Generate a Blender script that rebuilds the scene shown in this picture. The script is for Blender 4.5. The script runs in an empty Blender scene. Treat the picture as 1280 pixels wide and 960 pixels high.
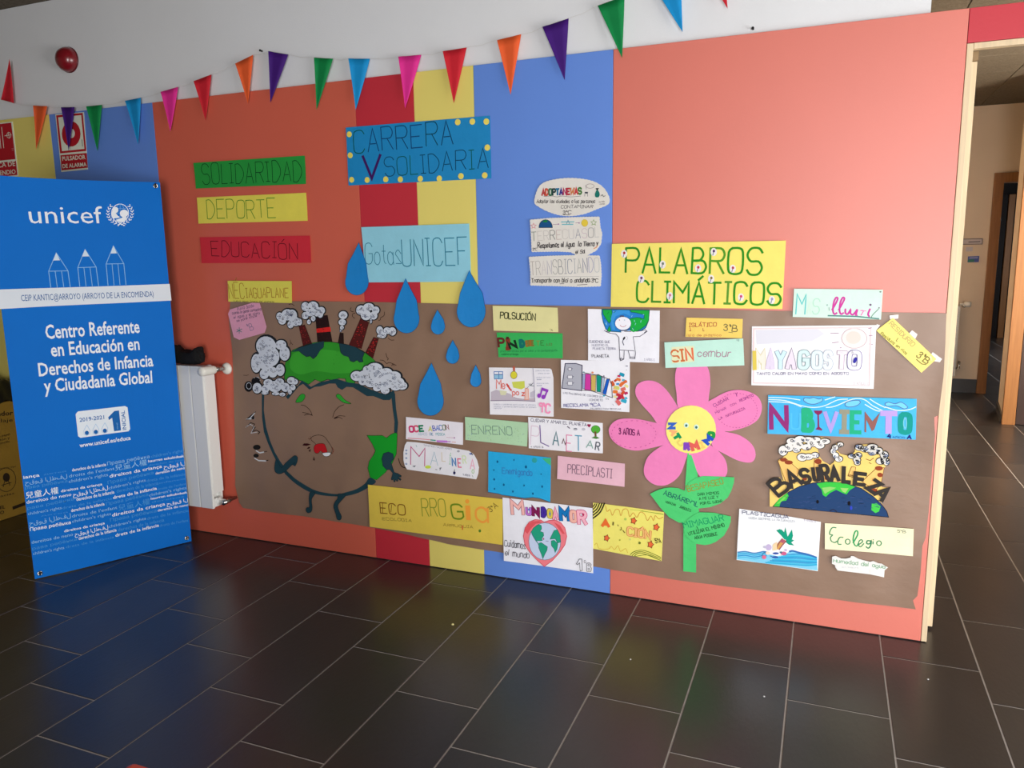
import bpy, bmesh, math, random
from mathutils import Vector, Matrix
random.seed(7)
scn = bpy.context.scene
col = scn.collection

# ---------------------------------------------------------------- camera, light, exposure
CAM = Vector((1.7603, -2.9900, 1.4203))
ROT = Matrix(((0.9267898861303204, 0.3752741343407768, -0.01516018012089606),
              (0.048362315085763184, -0.15927128473046676, -0.9860495648494786),
              (-0.37245347823058755, 0.9131275825179367, -0.16576014176770615)))   # rows: image right, image down, forward
FPX = 967.1
cd = bpy.data.cameras.new('camera'); cam = bpy.data.objects.new('camera', cd); col.objects.link(cam)
cd.sensor_fit = 'HORIZONTAL'; cd.sensor_width = 36; cd.lens = 36 * FPX / 1280; cd.clip_start = .05; cd.clip_end = 100
m = Matrix((ROT[0], -ROT[1], -ROT[2])).transposed().to_4x4(); m.translation = CAM
cam.matrix_world = m
scn.camera = cam
w = bpy.data.worlds.new('world'); scn.world = w; w.use_nodes = True
w.node_tree.nodes['Background'].inputs[0].default_value = (.80, .90, 1, 1)
w.node_tree.nodes['Background'].inputs[1].default_value = 1.0

def area(name, loc, target, sx, sy, power, color=(1, 1, 1)):
    l = bpy.data.lights.new(name, 'AREA'); l.shape = 'RECTANGLE'; l.size = sx; l.size_y = sy; l.energy = power; l.color = color
    o = bpy.data.objects.new(name, l); col.objects.link(o); o.location = loc
    o.rotation_euler = (Vector(target) - Vector(loc)).to_track_quat('-Z', 'Y').to_euler()
    return o
area('daylight_rear_window', (2.85, -5.72, .95), (2.85, 0, .95), 1.9, 1.9, 222, (1, .985, .99))
area('daylight_right_window', (4.52, -1.75, .86), (0, -1.75, .86), 2.3, 1.7, 140, (1, .98, .96))
area('corridor_fill_light', (4.35, 2.5, 1.5), (1.5, 4.6, 1.5), 1.4, 2.0, 290, (1, .86, .70))  # unseen fill added to brighten the corridor; no window is built here
area('far_passage_daylight', (4.85, 8.6, 1.6), (3.4, 8.6, 1.3), 1.2, 1.6, 60, (.9, .94, 1))
scn.view_settings.view_transform = 'Standard'; scn.view_settings.look = 'None'
scn.view_settings.gamma = 1; scn.view_settings.use_curve_mapping = False
scn.view_settings.exposure = 0.0

# ---------------------------------------------------------------- materials
def lin(c):
    c = c / 255
    return c / 12.92 if c <= .04045 else ((c + .055) / 1.055) ** 2.4
def L(rgb): return (lin(rgb[0]), lin(rgb[1]), lin(rgb[2]), 1)
MATS = {}
def mat(name, rgb, rough=.7, spec=.3, noise=0, nscale=8, bump=0, bscale=60, stretch=None, metal=0, coat=0, coatr=.35, rgb2=None, rvar=0):
    if name in MATS: return MATS[name]
    M = bpy.data.materials.new(name); M.use_nodes = True; nt = M.node_tree; b = nt.nodes['Principled BSDF']
    b.inputs['Base Color'].default_value = L(rgb); b.inputs['Roughness'].default_value = rough
    b.inputs['Specular IOR Level'].default_value = spec; b.inputs['Metallic'].default_value = metal
    b.inputs['Coat Weight'].default_value = coat; b.inputs['Coat Roughness'].default_value = coatr
    if noise or bump or rvar:
        tc = nt.nodes.new('ShaderNodeTexCoord'); mp = nt.nodes.new('ShaderNodeMapping')
        nt.links.new(tc.outputs['Object'], mp.inputs[0])
        if stretch: mp.inputs['Scale'].default_value = stretch
    if noise:
        n = nt.nodes.new('ShaderNodeTexNoise'); n.inputs['Scale'].default_value = nscale; n.inputs['Detail'].default_value = 5
        nt.links.new(mp.outputs[0], n.inputs['Vector'])
        r = nt.nodes.new('ShaderNodeValToRGB'); c = L(rgb)
        c2 = L(rgb2) if rgb2 else tuple(min(1, x * (1 + noise)) for x in c[:3]) + (1,)
        r.color_ramp.elements[0].color = tuple(x * (1 - noise) for x in c[:3]) + (1,); r.color_ramp.elements[1].color = c2
        r.color_ramp.elements[0].position = .3; r.color_ramp.elements[1].position = .7
        nt.links.new(n.outputs['Fac'], r.inputs[0]); nt.links.new(r.outputs[0], b.inputs['Base Color'])
    if rvar:
        n3 = nt.nodes.new('ShaderNodeTexNoise'); n3.inputs['Scale'].default_value = 3.5; n3.inputs['Detail'].default_value = 6
        nt.links.new(mp.outputs[0], n3.inputs['Vector'])
        mr = nt.nodes.new('ShaderNodeMapRange'); mr.inputs[1].default_value = .3; mr.inputs[2].default_value = .7
        mr.inputs[3].default_value = rough - rvar; mr.inputs[4].default_value = rough + rvar
        nt.links.new(n3.outputs['Fac'], mr.inputs[0]); nt.links.new(mr.outputs[0], b.inputs['Roughness'])
    if bump:
        n2 = nt.nodes.new('ShaderNodeTexNoise'); n2.inputs['Scale'].default_value = bscale; n2.inputs['Detail'].default_value = 4
        nt.links.new(mp.outputs[0], n2.inputs['Vector'])
        bp = nt.nodes.new('ShaderNodeBump'); bp.inputs['Strength'].default_value = bump; bp.inputs['Distance'].default_value = .01
        nt.links.new(n2.outputs['Fac'], bp.inputs['Height']); nt.links.new(bp.outputs[0], b.inputs['Normal'])
    MATS[name] = M
    return M
def ink(rgb):
    rgb = tuple(int(x) for x in rgb)
    return mat('ink_%d_%d_%d' % rgb, rgb, .75, .15)
def paper(rgb):
    return mat('paper_%d_%d_%d' % tuple(rgb), rgb, .55, .5, noise=.035, nscale=14, bump=.12, bscale=40)
PLASTER = mat('white_plaster', (222, 224, 226), .85, .2, noise=.02, nscale=2.5, bump=.10, bscale=220)
BUFF = mat('buff_plaster', (134, 128, 120), .85, .2, noise=.02, nscale=2)
CREAM = mat('cream_plaster', (232, 212, 188), .8, .2, noise=.03, nscale=2, bump=.05, bscale=120)
TILE = [mat('slate_tile_%s' % n, c, .31, .6, noise=.16, nscale=5, bump=.05, bscale=90, stretch=(1, .35, 1), rvar=.03)
        for n, c in (('dark', (46, 43, 43)), ('mid', (51, 48, 47)), ('warm', (56, 51, 48)))]
GROUT = mat('grey_grout', (176, 170, 164), .9, .1, noise=.1, nscale=20)
WOOD = mat('pale_beech', (214, 192, 158), .5, .3, noise=.10, nscale=6, stretch=(14, 14, .6))
OAK = mat('orange_oak', (150, 103, 60), .45, .3, noise=.14, nscale=5, stretch=(14, 14, .7))
CEIL = mat('wood_wool_ceiling', (108, 100, 88), .95, .05, noise=.18, nscale=60, bump=.6, bscale=130)
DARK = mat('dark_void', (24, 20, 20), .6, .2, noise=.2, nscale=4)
BLACK = mat('black_plastic', (20, 20, 22), .4, .4)
METAL = mat('chromed_metal', (190, 190, 188), .25, .5, metal=1)
ENAMEL = mat('white_enamel', (226, 226, 222), .35, .45, coat=.2)
KRAFT = mat('brown_kraft_paper', (138, 109, 88), .5, .8, noise=.07, nscale=3, bump=.25, bscale=9, stretch=(1, 1, 1.6))

# ---------------------------------------------------------------- object helpers
ORG = {}
def tag(o, label=None, cat=None, group=None, kind=None):
    if label: o['label'] = label
    if cat: o['category'] = cat
    if group: o['group'] = group
    if kind: o['kind'] = kind
    return o
def thing(name, label, cat, base, group=None, kind=None):
    o = bpy.data.objects.new(name, None); col.objects.link(o); o.location = base; o.empty_display_size = .05
    ORG[o.name] = Vector(base)
    return tag(o, label, cat, group, kind)
def mk(name, verts, faces, mats, midx=None, parent=None, smooth=False, label=None, origin=None):
    me = bpy.data.meshes.new(name)
    org = ORG[parent.name] if parent else Vector(origin or (0, 0, 0))
    me.from_pydata([tuple(Vector(v) - org) for v in verts], [], faces)
    for M in (mats if isinstance(mats, (list, tuple)) else [mats]): me.materials.append(M)
    if midx: me.polygons.foreach_set('material_index', midx)
    if smooth: me.polygons.foreach_set('use_smooth', [True] * len(faces))
    me.update()
    o = bpy.data.objects.new(name, me); col.objects.link(o)
    if parent: o.parent = parent
    else: o.location = org
    ORG[o.name] = org
    if label: o['label'] = label
    return o
class MB:
    """collects boxes, tubes and lathes in world coordinates; build() links them as one mesh object"""
    def __init__(s): s.v = []; s.f = []
    def box(s, x0, x1, y0, y1, z0, z1, bev=0):
        if bev:
            bm = bmesh.new(); bmesh.ops.create_cube(bm, size=1)
            for v in bm.verts: v.co = Vector((v.co.x * (x1 - x0) + (x0 + x1) / 2, v.co.y * (y1 - y0) + (y0 + y1) / 2, v.co.z * (z1 - z0) + (z0 + z1) / 2))
            bmesh.ops.bevel(bm, geom=bm.edges[:], offset=bev, segments=2, affect='EDGES', profile=.6)
            return s.bm(bm)
        n = len(s.v)
        s.v += [(x, y, z) for z in (z0, z1) for x, y in ((x0, y0), (x1, y0), (x1, y1), (x0, y1))]
        s.f += [tuple(n + i for i in q) for q in ((3, 2, 1, 0), (4, 5, 6, 7), (0, 1, 5, 4), (1, 2, 6, 5), (2, 3, 7, 6), (3, 0, 4, 7))]
        return s
    def prism(s, pts, z0, z1):
        n = len(s.v); k = len(pts)
        s.v += [(x, y, z0) for x, y in pts] + [(x, y, z1) for x, y in pts]
        s.f += [tuple(n + i for i in reversed(range(k))), tuple(n + k + i for i in range(k))]
        s.f += [(n + i, n + (i + 1) % k, n + k + (i + 1) % k, n + k + i) for i in range(k)]
        return s
    def bm(s, bm):
        n = len(s.v); bm.verts.index_update()
        s.v += [tuple(v.co) for v in bm.verts]; s.f += [tuple(n + v.index for v in f.verts) for f in bm.faces]; bm.free()
        return s
    def lathe(s, origin, axis, prof, seg=20):
        """profile of (radius, distance along axis)"""
        a = Vector(axis).normalized(); t = a.orthogonal().normalized(); b = a.cross(t); o = Vector(origin); n = len(s.v)
        for r, d in prof:
            for i in range(seg):
                q = 2 * math.pi * i / seg
                s.v.append(tuple(o + a * d + (t * math.cos(q) + b * math.sin(q)) * r))
        for j in range(len(prof) - 1):
            for i in range(seg):
                i2 = (i + 1) % seg
                s.f.append((n + j * seg + i, n + j * seg + i2, n + (j + 1) * seg + i2, n + (j + 1) * seg + i))
        s.f.append(tuple(n + i for i in reversed(range(seg)))); s.f.append(tuple(n + (len(prof) - 1) * seg + i for i in range(seg)))
        return s
    def tube(s, pts, r, seg=8):
        P = [Vector(p) for p in pts]; n = len(s.v); up = Vector((.31, .52, .79))
        for i, p in enumerate(P):
            d = (P[min(i + 1, len(P) - 1)] - P[max(i - 1, 0)]).normalized(); t = d.cross(up).normalized(); b = d.cross(t)
            for k in range(seg):
                q = 2 * math.pi * k / seg; s.v.append(tuple(p + (t * math.cos(q) + b * math.sin(q)) * r))
        for j in range(len(P) - 1):
            for k in range(seg):
                k2 = (k + 1) % seg; s.f.append((n + j * seg + k, n + j * seg + k2, n + (j + 1) * seg + k2, n + (j + 1) * seg + k))
        s.f.append(tuple(n + i for i in reversed(range(seg)))); s.f.append(tuple(n + (len(P) - 1) * seg + i for i in range(seg)))
        return s
    def build(s, name, M, parent=None, smooth=False, label=None, origin=None):
        return mk(name, s.v, s.f, M, None, parent, smooth, label, origin)

# ---------------------------------------------------------------- flat work on surfaces
def ray(px, py): return (ROT.transposed() @ Vector(((px - 640) / FPX, (py - 480) / FPX, 1)))
class Surf:
    """a plane in the room (origin, U, V, outward N) with a gentle relief fn(u, v); uv() says where a sight line meets it"""
    def __init__(s, O, U, V, N, h=0, fn=None):
        s.O, s.U, s.V, s.N, s.h = Vector(O), Vector(U), Vector(V), Vector(N), h
        s.fn = fn or (lambda u, v: 0)
    def uv(s, px, py):
        d = ray(px, py); P0 = s.O + s.N * s.h; t = (P0 - CAM).dot(s.N) / d.dot(s.N); P = CAM + d * t - s.O
        return (P.dot(s.U), P.dot(s.V))
    def pt(s, u, v, dz=0): return s.O + s.U * u + s.V * v + s.N * (s.h + s.fn(u, v) + dz)
def wallrelief(u, v): return .0007 * (math.sin(u * 7.1 + 1.3 * math.sin(v * 4)) + math.sin(v * 8.7 + u * 3.1))
def wallsurf(h, extra=None):
    f = (lambda u, v: wallrelief(u, v) + extra(u, v)) if extra else wallrelief
    return Surf((0, 0, 0), (1, 0, 0), (0, 0, 1), (0, -1, 0), h, f)
def smooth_pts(P, closed=False, n=4):
    if len(P) < 3: return P
    out = []; k = len(P); rng = range(k if closed else k - 1)
    g = (lambda i: P[i % k]) if closed else (lambda i: P[max(0, min(k - 1, i))])
    for i in rng:
        a, b, c, d = g(i - 1), g(i), g(i + 1), g(i + 2)
        for j in range(n):
            t = j / n
            out.append(tuple(.5 * (2 * b[q] + (c[q] - a[q]) * t + (2 * a[q] - 5 * b[q] + 4 * c[q] - d[q]) * t * t + (3 * b[q] - a[q] - 3 * c[q] + d[q]) * t ** 3) for q in (0, 1)))
    if not closed: out.append(P[-1])
    return out
def fill2d(pts, step):
    """flat polygon cut along a grid so that it can follow the relief; returns 2D verts, faces, boundary edges"""
    bm = bmesh.new(); vs = [bm.verts.new((p[0], p[1], 0)) for p in pts]
    try: bm.faces.new(vs)
    except ValueError:
        bm.free(); return [], [], []
    bmesh.ops.triangulate(bm, faces=bm.faces[:])
    for ax in (0, 1):
        lo = min(p[ax] for p in pts); hi = max(p[ax] for p in pts); k = math.floor(lo / step) + 1
        while k * step < hi:
            co = [0, 0, 0]; co[ax] = k * step; no = [0, 0, 0]; no[ax] = 1
            bmesh.ops.bisect_plane(bm, geom=bm.verts[:] + bm.edges[:] + bm.faces[:], dist=1e-6, plane_co=co, plane_no=no); k += 1
    bm.normal_update()
    fl = [f for f in bm.faces if f.normal.z < 0]
    if fl: bmesh.ops.reverse_faces(bm, faces=fl)
    bm.verts.index_update()
    V = [(v.co.x, v.co.y) for v in bm.verts]; F = [tuple(v.index for v in f.verts) for f in bm.faces]
    E = []
    for e in bm.edges:
        if len(e.link_faces) == 1:
            l = e.link_loops[0]; E.append((l.vert.index, l.link_loop_next.vert.index))
    bm.free()
    return V, F, E
def sheet(name, surf, pts, M, parent, thick=.0008, step=.03, label=None, back=None):
    V, F, E = fill2d(pts, step); n = len(V)
    if back is None: B = [surf.pt(u, v, -thick) for u, v in V]
    else: B = [surf.pt(u, v, -thick - surf.fn(u, v) + back) for u, v in V]
    vs = [surf.pt(u, v) for u, v in V] + B
    k = 2 * n if M is KRAFT else 0                       # a smooth sheet keeps its rim on vertices of its own
    if k: vs = vs + vs
    fs = F + [tuple(n + i for i in reversed(f)) for f in F] + [(k + b, k + a, k + n + a, k + n + b) for a, b in E]
    o = mk(name, vs, fs, M, None, parent, False, label)
    if k: o.data.polygons.foreach_set('use_smooth', [i < len(F) for i in range(len(fs))])
    return o

GLY = {  # hand lettering: single strokes on a 4 x 6 grid ("~" = rounded stroke; a, b = below the baseline)
'A':'4|00 26 40;12 32','B':'4|00 06;~06 26 35 34 23 03;~03 33 42 41 30 00','C':'4|~45 36 16 05 01 10 30 41','D':'4|00 06;~06 26 44 42 20 00',
'E':'4|46 06 00 40;03 33','F':'4|46 06 00;03 33','G':'4|~45 36 16 05 01 10 30 41;41 43 23','H':'4|06 00;46 40;03 43','I':'2|16 10;06 26;00 20',
'J':'3|~36 31 20 10 01','K':'4|06 00;46 03 40','L':'3|06 00 30','M':'5|00 06 33 56 50','N':'4|00 06 40 46','O':'4|~16 05 01 10 30 41 45 36 16',
'P':'4|00 06;~06 36 45 44 33 03','Q':'4|~16 05 01 10 30 41 45 36 16;22 40','R':'4|00 06;~06 36 45 44 33 03;23 40','S':'4|~45 36 16 05 04 13 33 42 41 30 10 01',
'T':'4|06 46;26 20','U':'4|~06 01 10 30 41 46','V':'4|06 20 46','W':'5|06 10 34 40 56','X':'4|06 40;46 00','Y':'4|06 23 46;23 20','Z':'4|06 46 00 40',
'a':'3|~33 24 14 03 01 10 20 31;34 30','b':'3|06 00;~03 14 24 33 31 20 10 01','c':'3|~33 24 14 03 01 10 20 31','d':'3|36 30;~33 24 14 03 01 10 20 31',
'e':'3|~02 32 33 24 14 03 01 10 20 31','f':'2|~26 16 15 10;03 23','g':'3|~33 24 14 03 01 10 20 31;~34 30 3a 2b 1b 0a','h':'3|06 00;~03 14 24 33 30',
'i':'1|04 00;05 06','j':'1|~14 10 1a 0b;15 16','k':'3|06 00;34 02 30','l':'1|06 00','m':'5|04 00;~03 14 24 20;~23 34 44 53 50','n':'3|04 00;~03 14 24 33 30',
'o':'3|~14 03 01 10 20 31 33 24 14','p':'3|04 0b;~03 14 24 33 31 20 10 01','q':'3|34 3b;~33 24 14 03 01 10 20 31','r':'2|04 00;~03 14 24',
's':'3|~33 24 14 03 12 21 30 10 00','t':'2|~16 11 20;04 24','u':'3|~04 01 10 20 31;34 30','v':'3|04 10 34','w':'4|04 10 22 30 44','x':'3|04 30;34 00',
'y':'3|04 20;34 0b','z':'3|04 34 00 30','l~':'2|~00 24 26 15 11 20',
'0':'3|~16 05 01 10 20 31 35 26 16','1':'2|04 16 10','2':'3|~05 16 26 35 34 00;00 30','3':'3|~05 16 26 35 24 13;~13 24 32 31 20 10 01','4':'3|26 02 32;34 30',
'5':'3|36 06 03;~03 24 32 31 20 10 01','9':'3|~34 14 05 16 26 35 30','º':'1|~06 15 14 05 06','.':'1|00 01','-':'2|03 23',"'":'1|06 05',
'º ':'', '(':'1|~16 04 02 10',')':'1|~06 14 12 00','&':'3|~30 06 16 25 02 10 20 32','@':'4|~34 14 12 32 35 16 04 02 10 30'}
ACC = {'Á':'A','É':'E','Í':'I','Ó':'O','Ú':'U','á':'a','é':'e','í':'i','ó':'o','ú':'u','Ñ':'N','ñ':'n'}
def glyph(ch):
    base = ACC.get(ch, ch); s = GLY.get(base)
    if not s: return 2.0, []
    w_, body = s.split('|'); w_ = float(w_); st = []
    for part in body.split(';'):
        sm = part[0] == '~'; part = part.lstrip('~')
        P = [(float(p[0]), {'a': -1., 'b': -2.}.get(p[1]) if p[1] in 'ab' else float(p[1])) for p in part.split()]
        st.append(smooth_pts(P, False, 3) if sm else P)
    if ch in ACC:
        top = 6.6 if ch.isupper() else 4.8
        if ch in 'Ññ': st.append([(w_ * .15, top), (w_ * .4, top + .6), (w_ * .6, top), (w_ * .85, top + .6)])
        else: st.append([(w_ * .45, top), (w_ * .8, top + 1.1)])
    return w_, st
FONT = {}
def fontmesh(s, bold):
    key = (s, bold)
    if key not in FONT:
        c = bpy.data.curves.new('t', 'FONT'); c.body = s; c.resolution_u = 2; c.offset = bold; c.fill_mode = 'FRONT'
        o = bpy.data.objects.new('t', c); col.objects.link(o)
        dg = bpy.context.evaluated_depsgraph_get(); e = o.evaluated_get(dg); me = e.to_mesh()
        V = [(v.co.x, v.co.y) for v in me.vertices]; F = [tuple(p.vertices) for p in me.polygons]
        e.to_mesh_clear(); bpy.data.objects.remove(o); bpy.data.curves.remove(c)
        FONT[key] = (V, F)
    return FONT[key]
class Ink:
    """flat print and drawing on one surface; points are given in a view frame fr = (x, y, scale)"""
    def __init__(s, surf, fr, z=.0004): s.s = surf; s.fr = fr; s.z = z; s.v = []; s.f = []; s.m = []; s.mi = []
    def uv(s, P): return [s.s.uv(s.fr[0] + p[0] / s.fr[2], s.fr[1] + p[1] / s.fr[2]) for p in P]
    def add(s, uvs, faces, rgb):
        M = ink(rgb)
        if M not in s.m: s.m.append(M)
        k = s.m.index(M); n = len(s.v); s.z += 4e-6
        s.v += [s.s.pt(u, v, s.z) for u, v in uvs]
        s.f += [tuple(n + i for i in f) for f in faces]; s.mi += [k] * len(faces)
        return s
    def ribbon(s, Q, w_, rgb, closed=False):
        P = [Q[0]]
        for q in Q[1:]:
            if abs(q[0] - P[-1][0]) + abs(q[1] - P[-1][1]) > 1e-5: P.append(q)
        if len(P) < 2:
            u, v = P[0]; r = w_ * .6
            return s.add([(u - r, v - r), (u + r, v - r), (u + r, v + r), (u - r, v + r)], [(0, 1, 2, 3)], rgb)
        if not closed:
            P2 = [P[0]]
            for q in P[1:]:
                n_ = int(math.hypot(q[0] - P2[-1][0], q[1] - P2[-1][1]) / .03); b0 = P2[-1]
                for i in range(1, n_ + 1): P2.append((b0[0] + (q[0] - b0[0]) * i / (n_ + 1), b0[1] + (q[1] - b0[1]) * i / (n_ + 1)))
                P2.append(q)
            P = P2
        k = len(P); V = []; h = w_ / 2
        for i, p in enumerate(P):
            a = P[i - 1] if (i or closed) else p; b = P[(i + 1) % k] if (i < k - 1 or closed) else p
            def nrm(x, y):
                l = math.hypot(x, y) or 1; return x / l, y / l
            d1 = nrm(p[0] - a[0], p[1] - a[1]) if a is not p else nrm(b[0] - p[0], b[1] - p[1])
            d2 = nrm(b[0] - p[0], b[1] - p[1]) if b is not p else d1
            tx, ty = nrm(d1[0] + d2[0], d1[1] + d2[1]); c = max(.45, tx * d2[0] + ty * d2[1]); nx, ny = -ty * h / c, tx * h / c
            e = 0 if closed or 0 < i < k - 1 else h * .6 * (1 if i else -1)
            V += [(p[0] + nx + tx * e, p[1] + ny + ty * e), (p[0] - nx + tx * e, p[1] - ny + ty * e)]
        F = [(2 * i + 1, 2 * i + 3, 2 * i + 2, 2 * i) for i in range(k - 1)]
        if closed: F.append((2 * k - 1, 1, 0, 2 * k - 2))
        return s.add(V, F, rgb)
    def line(s, P, w_, rgb, sm=False, closed=False):
        Q = s.uv(P)
        if sm: Q = smooth_pts(Q, closed, 4)
        return s.ribbon(Q, w_ / 1000, rgb, closed)
    def poly(s, P, rgb, sm=False, out=None, ow=1.5):
        Q = s.uv(P)
        if sm: Q = smooth_pts(Q, True, 4)
        V, F, E = fill2d(Q, .02); s.z += 7e-5
        if V: s.add(V, F, rgb)
        s.z += 2e-5
        if out: s.ribbon(Q, ow / 1000, out, True)
        return s
    def circ(s, cx, cy, rx, ry, n=18, a=0):
        return [(cx + rx * math.cos(t) * math.cos(a) - ry * math.sin(t) * math.sin(a), cy + rx * math.cos(t) * math.sin(a) + ry * math.sin(t) * math.cos(a)) for t in (2 * math.pi * i / n for i in range(n))]
    def ell(s, cx, cy, rx, ry, rgb, out=None, ow=1.2, a=0, n=18): return s.poly(s.circ(cx, cy, rx, ry, n, a), rgb, False, out, ow)
    def ring(s, cx, cy, rx, ry, w_, rgb, a=0): return s.line(s.circ(cx, cy, rx, ry, 18, a), w_, rgb, False, True)
    def text(s, t, x0, y0, x1, y1, h, w_, rgb, out=None, ow=0, jit=.06, slant=0):
        """hand lettering from (x0, y0) to (x1, y1); rgb may be a list, one colour per letter"""
        (u0, v0), (u1, v1), (uh, vh) = s.uv([(x0, y0), (x1, y1), (x0, y0 - h)])
        Lg = math.hypot(u1 - u0, v1 - v0); dx, dy = (u1 - u0) / Lg, (v1 - v0) / Lg; nx, ny = -dy, dx
        H = math.hypot(uh - u0, vh - v0) / 6
        tot = sum(glyph(c)[0] + 1.3 for c in t) - 1.3; sx = Lg / tot; x = 0; k = 0
        R = random.Random(len(t) * 131 + int(x0 * 7 + y0))
        for c in t:
            w0, st = glyph(c)
            if st:
                rc = rgb[k % len(rgb)] if isinstance(rgb, list) else rgb; k += 1
                oy = R.uniform(-jit, jit) * 4; sk = R.uniform(-jit, jit) + slant; hs = 1 + R.uniform(-jit, jit)
                if not out and len(t) > 1 and h / s.fr[2] < 6: w_ = min(w_, H * 6000 * .16)
                if out: s.z += 6e-5
                jobs = ([(out, ow)] if out else []) + [(rc, w_)]
                for cc, ww in jobs:
                    s.z += 3e-5 if out else 0
                    for P in st:
                        Q = []
                        for gx, gy in P:
                            a = (x + gx + sk * gy) * sx; b = (gy * hs + oy) * H
                            Q.append((u0 + dx * a + nx * b, v0 + dy * a + ny * b))
                        s.ribbon(Q, ww / 1000, cc)
            x += w0 + 1.3
        return s
    def scrib(s, t, x0, y0, x1, y1, h, w_, rgb): return s.text(t, x0, y0, x1, y1, h, w_, rgb, jit=.10, slant=.12)
    def font(s, t, x0, y0, x1, y1, h, rgb, bold=0.0):
        """printed lettering; h = height of a capital"""
        V, F = fontmesh(t, bold)
        if not V: return s
        (u0, v0), (u1, v1), (uh, vh) = s.uv([(x0, y0), (x1, y1), (x0, y0 - h)])
        Lg = math.hypot(u1 - u0, v1 - v0); dx, dy = (u1 - u0) / Lg, (v1 - v0) / Lg; nx, ny = -dy, dx
        H = math.hypot(uh - u0, vh - v0) / .70
        xa = min(v[0] for v in V); xb = max(v[0] for v in V); sx = Lg / (xb - xa)
        return s.add([(u0 + dx * (p[0] - xa) * sx + nx * p[1] * H, v0 + dy * (p[0] - xa) * sx + ny * p[1] * H) for p in V], F, rgb)
    def build(s, name, parent, label=None):
        if not s.f: return None
        return mk(name, s.v, s.f, s.m, s.mi, parent, False, label)

# ---------------------------------------------------------------- the room
ORANGE = mat('orange_paint', (208, 96, 74), .5, .6, noise=.03, nscale=2, bump=.04, bscale=70)
ORANGE_HAZED = mat('hazed_orange_paint', (214, 108, 90), .5, 1, coat=.45, coatr=.5, noise=.03, nscale=2, bump=.04, bscale=70)  # the same orange, with the glare haze put into its colour and gloss
CRIMSON = mat('crimson_paint', (192, 42, 56), .5, .6, noise=.03, nscale=2, bump=.04, bscale=70)
YELLOW = mat('yellow_paint', (228, 212, 112), .5, .6, noise=.03, nscale=2, bump=.04, bscale=70)
BLUE = mat('blue_paint', (96, 138, 218), .5, .6, noise=.03, nscale=2, bump=.04, bscale=70)
def structure(name, base=(0, 0, 0)):
    return thing(name, None, None, base, kind='structure')
def smesh(name, mb, M): return tag(mb.build(name, M), kind='structure')
floor = smesh('floor', MB().box(-3.2, 5.2, -5.6, 12, -.06, -.0016), GROUT)
tiles = []
for k in range(-11, 18):
    x = -.1005 + .3003 * k; off = (-.557, -.155, -.355)[k % 3]
    for j in range(-9, 21):
        y = off + .6 * j
        if -5.5 < y < 11.3 and (y < .1 or x > .8): tiles.append((x, y))
def seen(x, y):
    q = ROT @ (Vector((x + .15, y + .3, 0)) - CAM)
    if q.z < .3: return False
    px, py = 640 + FPX * q.x / q.z, 480 + FPX * q.y / q.z
    if y > .05 and px < 1150: return False
    return -150 < px < 1400 and 380 < py < 1180
vis = sorted([t for t in tiles if seen(*t)], key=lambda t: (t[0] - CAM.x) ** 2 + (t[1] - CAM.y) ** 2)
first, rest = vis[:292], vis[292:] + [t for t in tiles if not seen(*t) and t[1] > -5.2]
def tilebm(x=0, y=0, mb=None):
    mb = mb or MB(); a, b, z = .0027, .0010, -.0008
    n = len(mb.v); x0, x1, y0, y1 = x + a, x + .3003 - a, y + a, y + .6 - a
    mb.v += [(x0, y0, -.006), (x1, y0, -.006), (x1, y1, -.006), (x0, y1, -.006), (x0, y0, z), (x1, y0, z), (x1, y1, z), (x0, y1, z),
             (x0 + b, y0 + b, 0), (x1 - b, y0 + b, 0), (x1 - b, y1 - b, 0), (x0 + b, y1 - b, 0)]
    mb.f += [tuple(n + i for i in q) for q in ((0, 1, 5, 4), (1, 2, 6, 5), (2, 3, 7, 6), (3, 0, 4, 7), (4, 5, 9, 8), (5, 6, 10, 9), (6, 7, 11, 10), (7, 4, 8, 11), (8, 9, 10, 11))]
    return mb
TM = []
for M in TILE:
    o = tilebm().build('floor_tile', M, floor); TM.append(o.data)
    bpy.data.objects.remove(o)
R_ = random.Random(3)
for x, y in first:
    o = bpy.data.objects.new('floor_tile', TM[R_.choice((0, 0, 1, 1, 2))]); col.objects.link(o); o.parent = floor; o.location = (x, y, 0)
mb = MB()
for x, y in rest: tilebm(x, y, mb)
tag(mb.build('far_floor_tiles', TILE[0], floor), kind='stuff')

ceiling = smesh('ceiling', MB().box(-3.2, 5.2, -5.6, 12, 2.735, 2.8), CEIL)
cm = MB().box(.003, .597, .003, .597, 2.722, 2.736, .0015).build('ceiling_tile', CEIL, ceiling); cme = cm.data; bpy.data.objects.remove(cm)
for i in range(-10, 5):
    for j in range(-12, 10):
        x, y = 2.4 + .6 * i, 2.3 + .6 * j
        if (y > -.15 and x > 1.1) or (x < -1.3 and -1 < y < .05):
            o = bpy.data.objects.new('ceiling_tile', cme); col.objects.link(o); o.parent = ceiling; o.location = (x, y, 0)
tag(MB().box(-3.2, 5.2, -5.6, -1.2, 2.722, 2.734).build('plain_ceiling_field', BUFF, ceiling), kind='structure')

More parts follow.
